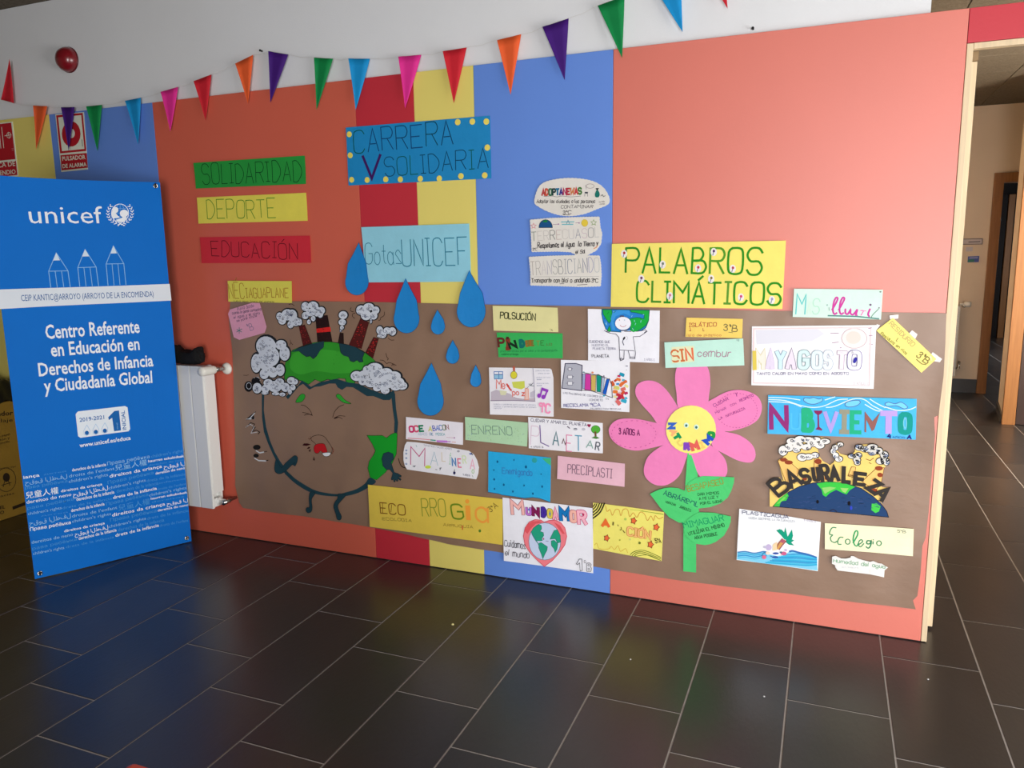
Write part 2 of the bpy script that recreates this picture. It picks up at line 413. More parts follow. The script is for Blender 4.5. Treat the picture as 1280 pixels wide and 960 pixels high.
wall = smesh('wall_back', MB().box(-3.2, 2.027, .014, .10, 0, 2.72).box(2.027, 2.134, .014, .10, 0, 2.164).box(3.06, 4.4, .014, .10, 0, 2.72)
             .box(2.1345, 3.06, .014, .03, 2.07, 2.164), PLASTER)
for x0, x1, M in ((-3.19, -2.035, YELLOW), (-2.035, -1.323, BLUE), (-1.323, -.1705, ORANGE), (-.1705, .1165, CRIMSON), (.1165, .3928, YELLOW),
                  (.3928, .9714, BLUE), (.9714, 2.136, ORANGE_HAZED)):
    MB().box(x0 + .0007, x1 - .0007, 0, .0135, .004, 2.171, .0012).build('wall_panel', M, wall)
MB().box(2.1368, 4.39, 0, .0135, 2.066, 2.171, .0012).build('wall_panel', CRIMSON, wall)
smesh('wall_left', MB().box(-3.3, -3.2, -5.7, .1, 0, 2.8), BUFF)
smesh('wall_rear', MB().box(-3.2, 1.9, -5.7, -5.6, 0, 2.72).box(3.8, 4.5, -5.7, -5.6, 0, 2.72).box(1.9, 3.8, -5.7, -5.6, 1.95, 2.72), BUFF)
smesh('wall_right', MB().box(4.4, 4.5, -5.7, -2.95, 0, 2.72).box(4.4, 4.5, -.55, 4.2, 0, 2.72).box(4.4, 4.5, -2.95, -.55, 1.75, 2.72), BUFF)
for nm, ax in (('window_1', 0), ('window_2', 1)):
    mb = MB(); lo, hi, z0, z1, n = ((-2.95, -.55, .005, 1.75, 2), (1.9, 3.8, .005, 1.95, 2))[ax]
    for i in range(n + 1):
        c = lo + (hi - lo) * i / n; a, b = max(lo, c - .025), min(hi, c + .025)
        mb.box(*((4.42, 4.46, a, b) if ax == 0 else (a, b, -5.67, -5.63)), z0, z1)
    for z in (z0, z1 - .05): mb.box(*((4.42, 4.46, lo, hi) if ax == 0 else (lo, hi, -5.67, -5.63)), z, z + .05)
    smesh(nm, mb, ENAMEL)
# doorway with a sliding leaf parked behind the panels
smesh('trim_1', MB().box(2.1372, 2.1555, .001, .10, .003, 2.064, .0015), WOOD)
smesh('trim_2', MB().box(2.1560, 3.06, .001, .03, 2.0465, 2.0645, .0015), WOOD)
dr = structure('door_1', (1.7, .14, 0))
MB().box(1.25, 2.186, .118, .156, .012, 2.030, .002).build('door_leaf', WOOD, dr)
MB().box(1.25, 2.186, .105, .150, 2.031, 2.060).build('door_rail', mat('rail_brown', (140, 116, 84), .6), dr)
# corridor
smesh('wall_corridor_left', MB().box(1.0, 1.1, .1, 11.3, 0, 2.8), CREAM)
cw = smesh('wall_corridor', MB().box(1.1, 3.160, 5.68, 5.80, 0, 2.72).box(3.160, 4.2, 5.68, 5.80, 2.10, 2.72).box(4.02, 5.2, 5.68, 5.80, 0, 2.72), CREAM)
smesh('baseboard_corridor', MB().box(1.1, 3.158, 5.665, 5.679, 0, .135), TILE[1])
d2 = structure('door_2', (3.6, 5.66, 0))
MB().box(3.160, 3.240, 5.645, 5.81, 0, 2.012, .002).build('door_jamb', OAK, d2)
MB().box(3.160, 4.02, 5.645, 5.81, 2.012, 2.10, .002).build('door_head', OAK, d2)
MB().box(3.94, 4.02, 5.645, 5.81, 0, 2.012, .002).build('door_jamb', OAK, d2)
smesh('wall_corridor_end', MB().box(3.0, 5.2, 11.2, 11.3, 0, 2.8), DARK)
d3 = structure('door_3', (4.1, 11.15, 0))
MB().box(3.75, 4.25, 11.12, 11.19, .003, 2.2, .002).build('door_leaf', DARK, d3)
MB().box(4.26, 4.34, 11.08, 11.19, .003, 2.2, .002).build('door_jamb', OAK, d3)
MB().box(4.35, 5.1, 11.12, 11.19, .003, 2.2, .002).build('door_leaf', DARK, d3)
smesh('wall_corridor_right', MB().prism([(3.125, 4.205), (5.2, 4.205), (5.2, 4.82), (3.2, 4.82)], 0, 2.72).box(4.55, 4.6, 4.82, 5.68, 0, 2.72)
      .box(5.1, 5.2, 5.8, 11.2, 0, 2.72).box(4.5, 5.2, .1, .2, 0, 2.8), CREAM)
smesh('baseboard_corridor_right', MB().prism([(3.112, 4.205), (3.125, 4.205), (3.2, 4.82), (3.187, 4.825)], 0, .075), TILE[1])
d4 = structure('door_4', (3.6, 4.18, 0))
MB().box(3.118, 3.208, 4.165, 4.204, 0, 2.45, .002).build('door_jamb', OAK, d4)
MB().box(3.212, 4.1, 4.175, 4.204, .004, 2.45, .002).build('door_leaf', mat('dark_door', (52, 36, 34), .4, .4, noise=.1, nscale=4, stretch=(10, 10, 1)), d4)

# corridor fittings
def csurf(y): return Surf((0, y, 0), (1, 0, 0), (0, 0, 1), (0, -1, 0))
t = thing('framed_notice', 'narrow framed white notice high on the corridor wall', 'sign', (3.02, 5.679, 1.45))
s5 = csurf(5.672)
a = [s5.uv(*p) for p in ((1200, 298.5), (1228.5, 298), (1228, 305.5), (1199, 306))]
sheet('frame', s5, a, mat('frame_grey', (120, 112, 118)), t, .006)
I = Ink(s5, (0, 0, 1)); I.poly([(1201, 299.3), (1227.6, 299), (1227.2, 304.6), (1200, 305)], (205, 195, 195)); I.line([(1211, 302.6), (1225, 302)], 9, (110, 104, 112)); I.build('notice_print', t)
t = thing('paper_notice', 'small pale paper notice below the framed corridor notice', 'sign', (3.05, 5.679, 1.39))
sheet('sheet', s5, [s5.uv(*p) for p in ((1207.5, 309), (1216, 308.6), (1215.6, 314), (1207, 314.4))], paper((205, 198, 205)), t, .002)
t = thing('notice_card', 'small blue and green card on the corridor wall', 'sign', (3.05, 5.679, 1.28))
sheet('sheet', s5, [s5.uv(*p) for p in ((1210, 320.5), (1224.2, 320), (1223.6, 327.6), (1209.4, 328))], paper((72, 92, 170)), t, .003)
I = Ink(s5, (0, 0, 1)); I.poly([(1210, 324.5), (1218, 324.2), (1217.6, 327.4), (1209.8, 327.7)], (70, 130, 120)); I.line([(1212, 322.5), (1222, 322.2)], 10, (170, 175, 215)); I.build('notice_print', t)
t = thing('corridor_radiator', 'white panel radiator on the corridor wall beyond the doorway', 'radiator', (2.6, 5.679, .17))
MB().box(1.95, 2.955, 5.56, 5.61, .17, .86, .008).build('radiator_panel', ENAMEL, t)
for x in (2.0, 2.8): MB().box(x, x + .04, 5.61, 5.679, .3, .7).build('bracket', ENAMEL, t)
MB().lathe((2.985, 5.585, .875), (1, -.2, 0), [(.012, -.035), (.014, 0), (.026, .002), (.028, .05), (.02, .06)]).build('valve_head', ENAMEL, t, True)
MB().tube([(2.985, 5.585, .875), (2.985, 5.585, .845)], .012).tube([(2.985, 5.585, .86), (2.985, 5.679, .86)], .008).build('valve_body', METAL, t, True)
MB().tube([(2.950, 5.585, .25), (2.985, 5.585, .25), (2.985, 5.585, .32)], .010).build('lower_valve', METAL, t, True)

# ---------------------------------------------------------------- things on the white wall
t = thing('fire_alarm', 'round dark red alarm dome on the white wall', 'alarm', (-1.861, .013, 2.424))
MB().lathe((-1.861, .0139, 2.424), (0, -1, 0), [(.060, 0), (.061, .012), (.057, .03), (.046, .047), (.03, .058), (.012, .063), (.002, .064)], 28).build('dome', mat('alarm_red', (122, 14, 26), .22, .5, coat=.5), t, True)
MB().lathe((-1.861, .0139, 2.424), (0, -1, 0), [(.062, 0), (.063, .006), (.060, .009)], 28).build('base_ring', mat('alarm_ring', (90, 14, 22), .4), t, True)
for (px, py), lb in (((325, 63), 'tiny nail in the white wall above the left orange panel'), ((941, 35), 'tiny nail in the white wall above the right orange panel')):
    u, v = wallsurf(0).uv(px, py)
    tag(MB().lathe((u, .0139, v), (0, -1, 0), [(.004, 0), (.004, .003), (.0018, .004), (.0018, .012), (.005, .013), (.005, .015)], 8).build('wall_nail', BLACK, None, False, lb, (u, .0139, v)), cat='nail')

# fire signs
def corners(surf, P): return [surf.uv(*p) for p in P]
s0 = wallsurf(.0030)
WH = (222, 226, 208); RD = (176, 30, 40)
t = thing('fire_alarm_sign', 'white and red alarm button sign with a red ring behind the purple pennant', 'sign', (-1.85, 0, 1.9))
sheet('plate', s0, corners(s0, ((69, 143), (104.8, 140.2), (109.6, 211.8), (76.4, 215))), mat('sign_white', WH, .4), t, .002)
I = Ink(s0, (0, 140, 10.66))
I.poly([(748, 45), (1105, 12), (1152, 520), (800, 552)], RD).poly([(775, 72), (1085, 42), (1126, 492), (825, 522)], WH)
I.ell(950, 292, 126, 170, RD).ell(955, 285, 44, 62, WH)
I.poly([(806, 577), (1158, 546), (1172, 742), (820, 778)], RD)
I.font('PULSADOR', 832, 650, 1142, 626, 55, WH, .02).font('DE ALARMA', 836, 748, 1158, 722, 52, WH, .02)
I.line([(1095, 370), (1102, 455)], 4, (60, 60, 60)); I.build('sign_print', t)
t = thing('fire_hose_sign', 'red fire hose sign cut off by the left edge of the view', 'sign', (-2.4, 0, 1.9))
sheet('plate', s0, corners(s0, ((-22, 156), (15.2, 152), (22.6, 219.8), (-13, 224))), mat('sign_white', WH, .4), t, .002)
I = Ink(s0, (0, 140, 10.66))
I.poly([(-215, 185), (148, 142), (205, 628), (-150, 665)], RD).poly([(-140, 690), (212, 652), (232, 838), (-120, 878)], RD)
for x in (-130, -92, -54, -16, 22): I.line([(x, 205 - x * .08), (x + 28, 480 - x * .1)], 5, WH)
I.ring(118, 310, 28, 36, 3, WH).line([(62, 318), (150, 302)], 3, WH).line([(108, 268), (124, 352)], 3, WH)
I.line([(155, 490), (182, 486)], 3, (200, 120, 120)).line([(158, 510), (180, 507)], 3, (200, 120, 120))
I.font('BOCA DE', -128, 752, 205, 716, 62, WH, .015).font('INCENDIO', -112, 852, 212, 822, 58, WH, .015); I.build('sign_print', t)

# bunting
FC = dict(orange=(226, 92, 44), purple=(62, 20, 112), green=(6, 128, 66), blue=(16, 138, 200), pink=(216, 44, 138), red=(196, 32, 46))
FLAGS = [('orange', (40.5, 131.7), (60, 133), (48.3, 187)), ('purple', (75.5, 134), (94, 134), (88.7, 188.7)), ('green', (107.8, 133), (127.5, 131), (122.7, 188.7)),
 ('blue', (156, 126), (176.5, 122), (175.7, 181)), ('pink', (201.5, 115), (222, 108.5), (216, 165)), ('red', (242.5, 101.5), (264, 93), (259, 151)),
 ('orange', (294, 79.5), (316.7, 68.5), (312, 130)), ('purple', (335.9, 64), (360, 68), (338.8, 128.5)), ('green', (391.9, 71.7), (417, 73.6), (397, 137.6)),
 ('blue', (436, 73.3), (462, 73.3), (446.9, 138)), ('pink', (498.4, 71), (526.3, 68.3), (508.5, 136)), ('red', (554, 64.3), (582.9, 59.2), (568.8, 129.6)),
 ('orange', (621, 50), (652, 43), (638.8, 118.7)), ('purple', (678.4, 33.8), (710.6, 22.8), (706.6, 100.6)), ('green', (747, 6.9), (781, -5), (779, 73.8)),
 ('blue', (809, -30), (850.6, -40), (853.8, 41)), ('red', (868, -58), (903, -70), (910, 12))]
t = thing('pennant_garland', 'long string of coloured paper pennants taped across the wall above the panels', 'bunting', (-.5, -.012, 2.2))
sg = Surf((0, 0, 0), (1, 0, 0), (0, 0, 1), (0, -1, 0), .014)
tw = random.Random(5); sp = []
p0 = ('red', (.8, 124.5), (18, 129), (14.7, 74))
for i, (c, a, b, tip) in enumerate([p0] + FLAGS):
    A, B, T = (sg.uv(*p) for p in (a, b, tip)); lean = tw.uniform(.004, .016); side = tw.uniform(-.006, .006)
    n = 7; V = []; F = []
    for r in range(n + 1):
        f = r / n; k = max(1, 3)
        for q in range(k + 1):
            g = q / k; u = (A[0] + (B[0] - A[0]) * g) * (1 - f) + T[0] * f; v = (A[1] + (B[1] - A[1]) * g) * (1 - f) + T[1] * f
            d = lean * f ** 1.5 + side * (g - .5) * (1 - f) * 1.5 + .001
            V.append((u, v, d))
    vs = [sg.pt(u, v, d) for u, v, d in V] + [sg.pt(u, v, d - .0007) for u, v, d in V]; N_ = len(V)
    for r in range(n):
        for q in range(3):
            a_ = r * 4 + q; F += [(a_ + 1, a_, a_ + 4, a_ + 5), (N_ + a_, N_ + a_ + 1, N_ + a_ + 5, N_ + a_ + 4)]
    for r in range(n):
        for a_ in (r * 4, r * 4 + 3): F.append((a_, a_ + 4, N_ + a_ + 4, N_ + a_))
    F += [(q, q + 1, N_ + q + 1, N_ + q) for q in range(3)]
    mk('pennant', vs, F, mat('pennant_' + c, FC[c], .7, .25, noise=.04, nscale=12, bump=.1, bscale=60), None, t, True, c + ' paper pennant' if i else 'red pennant flipped point upwards')
    sp += [sg.pt(A[0], A[1], .002), sg.pt((A[0] + B[0]) / 2, (A[1] + B[1]) / 2, .002), sg.pt(B[0], B[1], .002)]
st = [sg.pt(*sg.uv(-30, 118), .002)]
for i, p in enumerate(sp):
    if i and i % 3 == 0:
        q = sp[i - 1]; st += [q + (p - q) * .5 - Vector((0, 0, .006))]
    st.append(p)
MB().tube(st, .0006, 5).build('string', mat('white_string', (205, 203, 198), .8), t)

# ---------------------------------------------------------------- radiator behind the banner
t = thing('radiator', 'white ribbed aluminium radiator on the wall beside the blue banner', 'radiator', (-1.4, -.04, .17))
for i in range(9):
    x1 = -1.032 - .0805 * i; x0 = x1 - .0772
    MB().box(x0, x1, -.120, -.105, .185, .905, .004).box(x0 + .028, x1 - .028, -.105, -.05, .20, .900).box(x0, x1, -.112, -.048, .872, .902, .004).box(x0, x1, -.112, -.048, .19, .235, .004).box(x0 + .006, x1 - .006, -.052, -.040, .20, .89, .003).build('radiator_section', ENAMEL, t)
MB().box(-1.036, -1.030, -.110, -.042, .26, .875, .002).build('end_fin', ENAMEL, t)
MB().lathe((-1.036, -.075, .888), (1, 0, 0), [(.021, 0), (.021, .012), (.014, .014), (.014, .04)], 16).build('end_plug', ENAMEL, t, True)
MB().lathe((-1.036, -.075, .215), (1, 0, 0), [(.021, 0), (.021, .012), (.012, .014), (.012, .035)], 16).build('end_plug', ENAMEL, t, True)
for x in (-1.70, -1.13): MB().box(x, x + .03, -.04, -.002, .78, .82).build('bracket', ENAMEL, t)
v = MB().tube([(-.995, -.075, .888), (-.98, -.075, .888)], .012, 12).lathe((-.982, -.098, .888), (0, 1, 0), [(.015, 0), (.015, .05)], 14).tube([(-.984, -.05, .886), (-.985, -.004, .881)], .0085, 12)
vb = v.build('valve_body', METAL, t, True)
MB().lathe((-.981, -.094, .8885), (0, -1, .02), [(.019, 0), (.021, .005), (.0225, .02), (.0225, .078), (.020, .088), (.006, .091)], 20).build('thermostat_head', mat('warm_white_plastic', (224, 222, 212), .4), t, True)
gr = MB()
for i in range(5):
    a = -1.0 + i * .5; gr.tube([(-.981 - .0226 * math.cos(a), -.115, .889 + .0226 * math.sin(a)), (-.981 - .0226 * math.cos(a), -.165, .890 + .0226 * math.sin(a))], .0009, 5)
gr.build('head_groove', mat('groove_grey', (150, 150, 145), .6), t)
MB().lathe((-.985, -.0005, .881), (0, -1, 0), [(.030, 0), (.029, .006), (.022, .014), (.010, .018)], 24).build('pipe_rosette', mat('warm_white_plastic', (224, 222, 212), .4), t, True)
MB().tube([(-1.005, -.075, .215), (-.99, -.075, .215), (-.99, -.075, .205)], .010, 12).lathe((-.990, -.095, .215), (0, 1, 0), [(.013, 0), (.013, .045), (.008, .047), (.008, .093)], 14).build('lower_valve', METAL, t, True)

# black bundle on the radiator
t = thing('cloth_bundle', 'black cloth bundle with a small white tag lying on the radiator', 'bag', (-1.14, -.08, .905))
bm = bmesh.new(); bmesh.ops.create_uvsphere(bm, u_segments=40, v_segments=24, radius=1)
for vv in bm.verts:
    x, y, z = vv.co
    hump = .058 + .030 * math.exp(-((x + .62) / .30) ** 2) + .022 * math.exp(-((x - .58) / .27) ** 2)
    sx = (abs(x) ** .55) * (1 if x > 0 else -1); zz = (abs(z) ** .6) * (1 if z > 0 else -1)
    wob = 1 + .06 * math.sin(9 * x + 4 * y) * math.cos(7 * z + 3 * x) + .03 * math.sin(23 * x + 17 * z)
    vv.co = Vector((-1.150 + .095 * sx * wob, -.080 + .035 * y * wob, .9065 + hump * (zz * .5 + .5) * 1.18 * (1 if z < 0 else wob)))
MB().bm(bm).build('cloth', mat('black_cloth', (18, 17, 18), .8, .2, noise=.3, nscale=30, bump=.4, bscale=60), t, True)
MB().box(-1.226, -1.202, -.1215, -.1195, .925, .934, .0004).build('tag', mat('tag_white', (215, 215, 215), .5), t)

# ---------------------------------------------------------------- cardboard recycling box
CB = mat('yellow_cardboard', (166, 130, 52), .7, .2, noise=.07, nscale=7, bump=.1, bscale=50)
t = thing('recycling_box', 'yellow printed cardboard box with a black bag at its mouth, left of the blue banner', 'box', (-2.62, -.22, 0))
MB().box(-2.84, -2.434, -.44, -.02, .002, .655, .002).build('box_body', CB, t)
sb = Surf((-2.4335, 0, 0), (0, 1, 0), (0, 0, 1), (1, 0, 0), .0003)
bm = bmesh.new(); bmesh.ops.create_grid(bm, x_segments=26, y_segments=26, size=.5)
for vv in bm.verts:
    x, y = vv.co.x, vv.co.y; e = max(abs(x), abs(y)) * 2
    vv.co = Vector((-2.637 + x * .42, -.23 + y * .435, .658 + .115 * (1 - e ** 6) + .012 * math.sin(30 * x + 9 * y) * (1 - e ** 4) + .008 * math.sin(41 * y - 13 * x)))
MB().bm(bm).build('black_bag', mat('black_bag', (16, 15, 16), .35, .45, noise=.2, nscale=20, bump=.3, bscale=30), t, True)
K = (52, 40, 30)
def bprint(fn):
    I = Ink(sb, (0, 470, 5.05)); fn(I); I.build('box_print', t)
bprint(lambda I: I.font('el contenedor', -230, 268, 82, 246, 30, K, .02)); bprint(lambda I: I.font('de reciclaje', -200, 305, 80, 288, 24, K, 0))
for i_, (a, b) in enumerate((('sólo papel', 395), ('cartón y', 418), ('cartoncillo', 440))): bprint(lambda I: I.font(a, -40, b, 62, b - 22, 15, K))
bprint(lambda I: I.ring(38, 655, 62, 75, 3, K).ell(40, 640, 22, 28, K).line([(10, 690), (70, 672)], 4, K).line([(20, 700), (40, 620), (62, 690)], 4, K))
bprint(lambda I: I.font('plegar y depositar aquí', -90, 600, 100, 575, 11, K)); bprint(lambda I: I.font('gracias', -40, 775, 90, 745, 14, K))
bprint(lambda I: I.poly([(78, 825), (158, 795), (160, 815), (80, 845)], K)); bprint(lambda I: I.font('PAPEL', -60, 850, 32, 835, 20, K, .02)); bprint(lambda I: I.font('ECO', -40, 880, 26, 868, 20, K, .02))

# crumbs
for (px, py), c, r, lb in (((565.8, 781), (214, 204, 140), .006, 'yellowish crumb on the dark tiles before the yellow stripe'), ((788, 824.5), (180, 180, 178), .0035, 'tiny white speck on the floor below the paper flower, left one of three'), ((955, 871), (190, 190, 190), .0035, 'tiny white speck on the floor below the paper flower, middle one of three'), ((1160, 849.5), (190, 190, 190), .0035, 'tiny white speck on the floor nearest the doorway')):
    d = ray(px, py); P = CAM + d * (-CAM.z / d.z)
    o = MB().lathe((P.x, P.y, 0), (0, 0, 1), [(r * .8, 0), (r, r * .4), (r * .6, r * .8), (r * .1, r)], 7).build('floor_crumb', mat('crumb_%d' % c[2], c, .8), None, False, lb, tuple(P))
    tag(o, cat='crumb', group='specks on the floor')
# orange foam block whose corner enters the view
t = thing('foam_block', 'orange padded play block whose corner shows at the lower edge of the view', 'block', (.776, -2.249, 0))
mb = MB().box(.476, 1.076, -2.549, -1.949, .004, .40, .012)
mb.build('padding', mat('orange_vinyl', (222, 82, 48), .45, .35, bump=.05, bscale=90), t)

# ---------------------------------------------------------------- the blue banner
BW, BH = .6905, 1.774
A0 = Vector((-1.4971, -.7475, .004)); UB = Vector((.46354, .88608, 0)); NB = Vector((.88608, -.46354, 0))
def brel(u, v):
    e = min(u, BW - u) / BW
    return (.006 * math.sin(2.4 * v + 6 * u) * min(1, e * 6) + .0045 * math.exp(-((u - .52 - .06 * math.sin(v * 3.2)) / .075) ** 2) * min(1, max(0, (v - .8) * 2))
            - .006 * math.exp(-((u * .8 + (v - 1.45) * .6) / .10) ** 2) + .0008 * math.sin(15 * u + 7 * v))
sb = Surf(A0, UB, (0, 0, 1), NB, 0, brel)
t = thing('roll_banner', 'tall blue fabric banner with white lettering standing in front of the radiator', 'banner', tuple(A0 + UB * BW / 2))
BB = mat('banner_blue', (0, 104, 194), .6, .12, noise=.03, nscale=3, bump=.05, bscale=160)
P = []
for i in range(25): P.append((BW * i / 24, .0))
for i in range(1, 60): P.append((BW, BH * i / 60))
for i in range(25): P.append((BW * (1 - i / 24), BH - .006 * math.sin(math.pi * i / 24)))
for i in range(59, 0, -1): P.append((0, BH * i / 60))
sheet('banner_sheet', sb, P, BB, t, .0008, .03)
WHT = (226, 232, 238); LB = (126, 178, 224); MBl = (52, 134, 206)
I = Ink(sb, (0, 210, 3.556), .0005)
I.poly([(-90, 546), (0, 540), (200, 534), (400, 528), (600, 521), (754, 515), (762, 589), (600, 597), (400, 606), (200, 616), (0, 627), (-80, 631)], (214, 222, 230))
I.z += .0003; I.font('CEIP KANTIC@ARROYO (ARROYO DE LA ENCOMIENDA)', 96, 592, 683, 572, 28, (20, 84, 150), .0)
I.build('white_band', t, 'white band with the school name')
I = Ink(sb, (25, 245, 8), .0005)
I.font('unicef', 100, 272, 832, 272, 180, WHT, .0); I.build('lettering', t, 'white wordmark lettering')
I = Ink(sb, (120, 245, 21.33), .0006)
I.ring(630, 460, 228, 245, 3.2, WHT).ring(630, 460, 120, 245, 1.4, LB)
for y in (330, 460, 590): I.line([(630 - 228 * math.sqrt(max(0, 1 - ((y - 460) / 245) ** 2)), y), (630 + 228 * math.sqrt(max(0, 1 - ((y - 460) / 245) ** 2)), y)], 1.4, LB)
I.line([(630, 215), (630, 705)], 1.4, LB)
I.ell(505, 375, 78, 82, WHT).ell(735, 465, 112, 98, WHT)
I.poly([(430, 400), (395, 500), (440, 600), (520, 590), (610, 575), (600, 545), (520, 535), (510, 440)], WHT, True)
I.poly([(640, 520), (690, 580), (520, 640), (640, 690), (790, 640), (760, 560), (800, 520)], WHT, True)
for s_ in (-1, 1):
    for i in range(9):
        a = math.radians(100 + i * 16); rx, ry = 325, 285; cx, cy = 630 + s_ * rx * math.sin(a) * 1.0, 455 - ry * math.cos(a)
        a2 = a - .18
        for off, tw_ in ((26, .55), (-26, -.55)):
            ex, ey = 630 + s_ * (rx + off) * math.sin(a2 - .05), 455 - (ry + off) * math.cos(a2 - .05)
            if a < 3.2 or True: I.line([(630 + s_ * rx * math.sin(math.pi - (a - 1.74) * .98), 455 - ry * math.cos(math.pi - (a - 1.74) * .98)), (630 + s_ * (rx + off * 1.5) * math.sin(math.pi - (a - 1.74) * .98 - .16), 455 - (ry + off * 1.5) * math.cos(math.pi - (a - 1.74) * .98 - .16))], 3.4, WHT)
I.line([(575, 800), (640, 740), (760, 790)], 2.6, WHT).line([(690, 745), (735, 800)], 2.4, WHT)
I.build('emblem', t, 'white round emblem with laurel')
for x0, y0, pts in ((0, 0, ((365, 568), (290, 752), (482, 748), (312, 915), (505, 908), (333, 645), (402, 643))), (0, 0, ((652, 533), (580, 716), (762, 710), (600, 904), (787, 898), (622, 605), (692, 603))),
                    (0, 0, ((931, 498), (860, 680), (1036, 676), (880, 893), (1058, 887), (905, 575), (966, 573)))):
    I = Ink(sb, (25, 245, 8), .0005); a, b, c, d, e, f, g = pts
    I.line([d, b, a, c, e], 3.0, LB).line([b, c], 3.0, LB).poly([a, f, g], (200, 216, 230))
    for q in (1 / 3, 2 / 3): I.line([(b[0] + (c[0] - b[0]) * q, b[1] + (c[1] - b[1]) * q), (d[0] + (e[0] - d[0]) * q, d[1] + (e[1] - d[1]) * q)], 2.6, LB)
    I.build('pencil_print', t, 'outlined pencil print')
I = Ink(sb, (0, 210, 3.556), .0005)
I.font('Centro Referente', 206, 760, 622, 731, 62, WHT, .018); I.build('slogan_line', t); I = Ink(sb, (0, 210, 3.556), .0005)
I.font('en Educación en', 229, 838, 622, 807, 60, WHT, .018); I.build('slogan_line', t); I = Ink(sb, (0, 210, 3.556), .0005); I.font('Derechos de Infancia', 173, 925, 683, 880, 58, WHT, .018); I.build('slogan_line', t)
I = Ink(sb, (0, 460, 3.43), .0005); I.font('y Ciudadanía Global', 190, 104, 655, 63, 56, WHT, .018); I.build('slogan_line', t); I = Ink(sb, (0, 460, 3.43), .0005); I.font('www.unicef.es/educa', 341, 340, 562, 308, 18, WHT, .018)
I.build('web_address', t)
I = Ink(sb, (0, 460, 3.43), .0005)
I.poly([(334, 186), (430, 176), (538, 164), (549, 170), (560, 262), (553, 272), (440, 286), (345, 299), (334, 292), (324, 198)], (222, 230, 238))
I.z += .0002; I.font('2019-2021', 341, 231, 448, 219, 17, (24, 96, 168), .015)
I.poly([(465, 212), (492, 185), (512, 183), (520, 268), (490, 272), (482, 214), (468, 224)], (24, 96, 168))
I.font('INICIAL', 543, 265, 536, 183, 14, (24, 96, 168), .015)
for x, y in ((372, 268), (411, 264), (450, 259)):
    I.line([(x, y - 24), (x - 13, y), (x - 12, y + 16), (x, y + 22), (x + 12, y + 14), (x + 13, y - 2)], 1.4, LB, False, True).ell(x, y + 10, 9, 9, (24, 96, 168))
I.font('nivel', 508, 262, 506, 236, 7, LB); I.build('badge', t, 'white rounded badge')
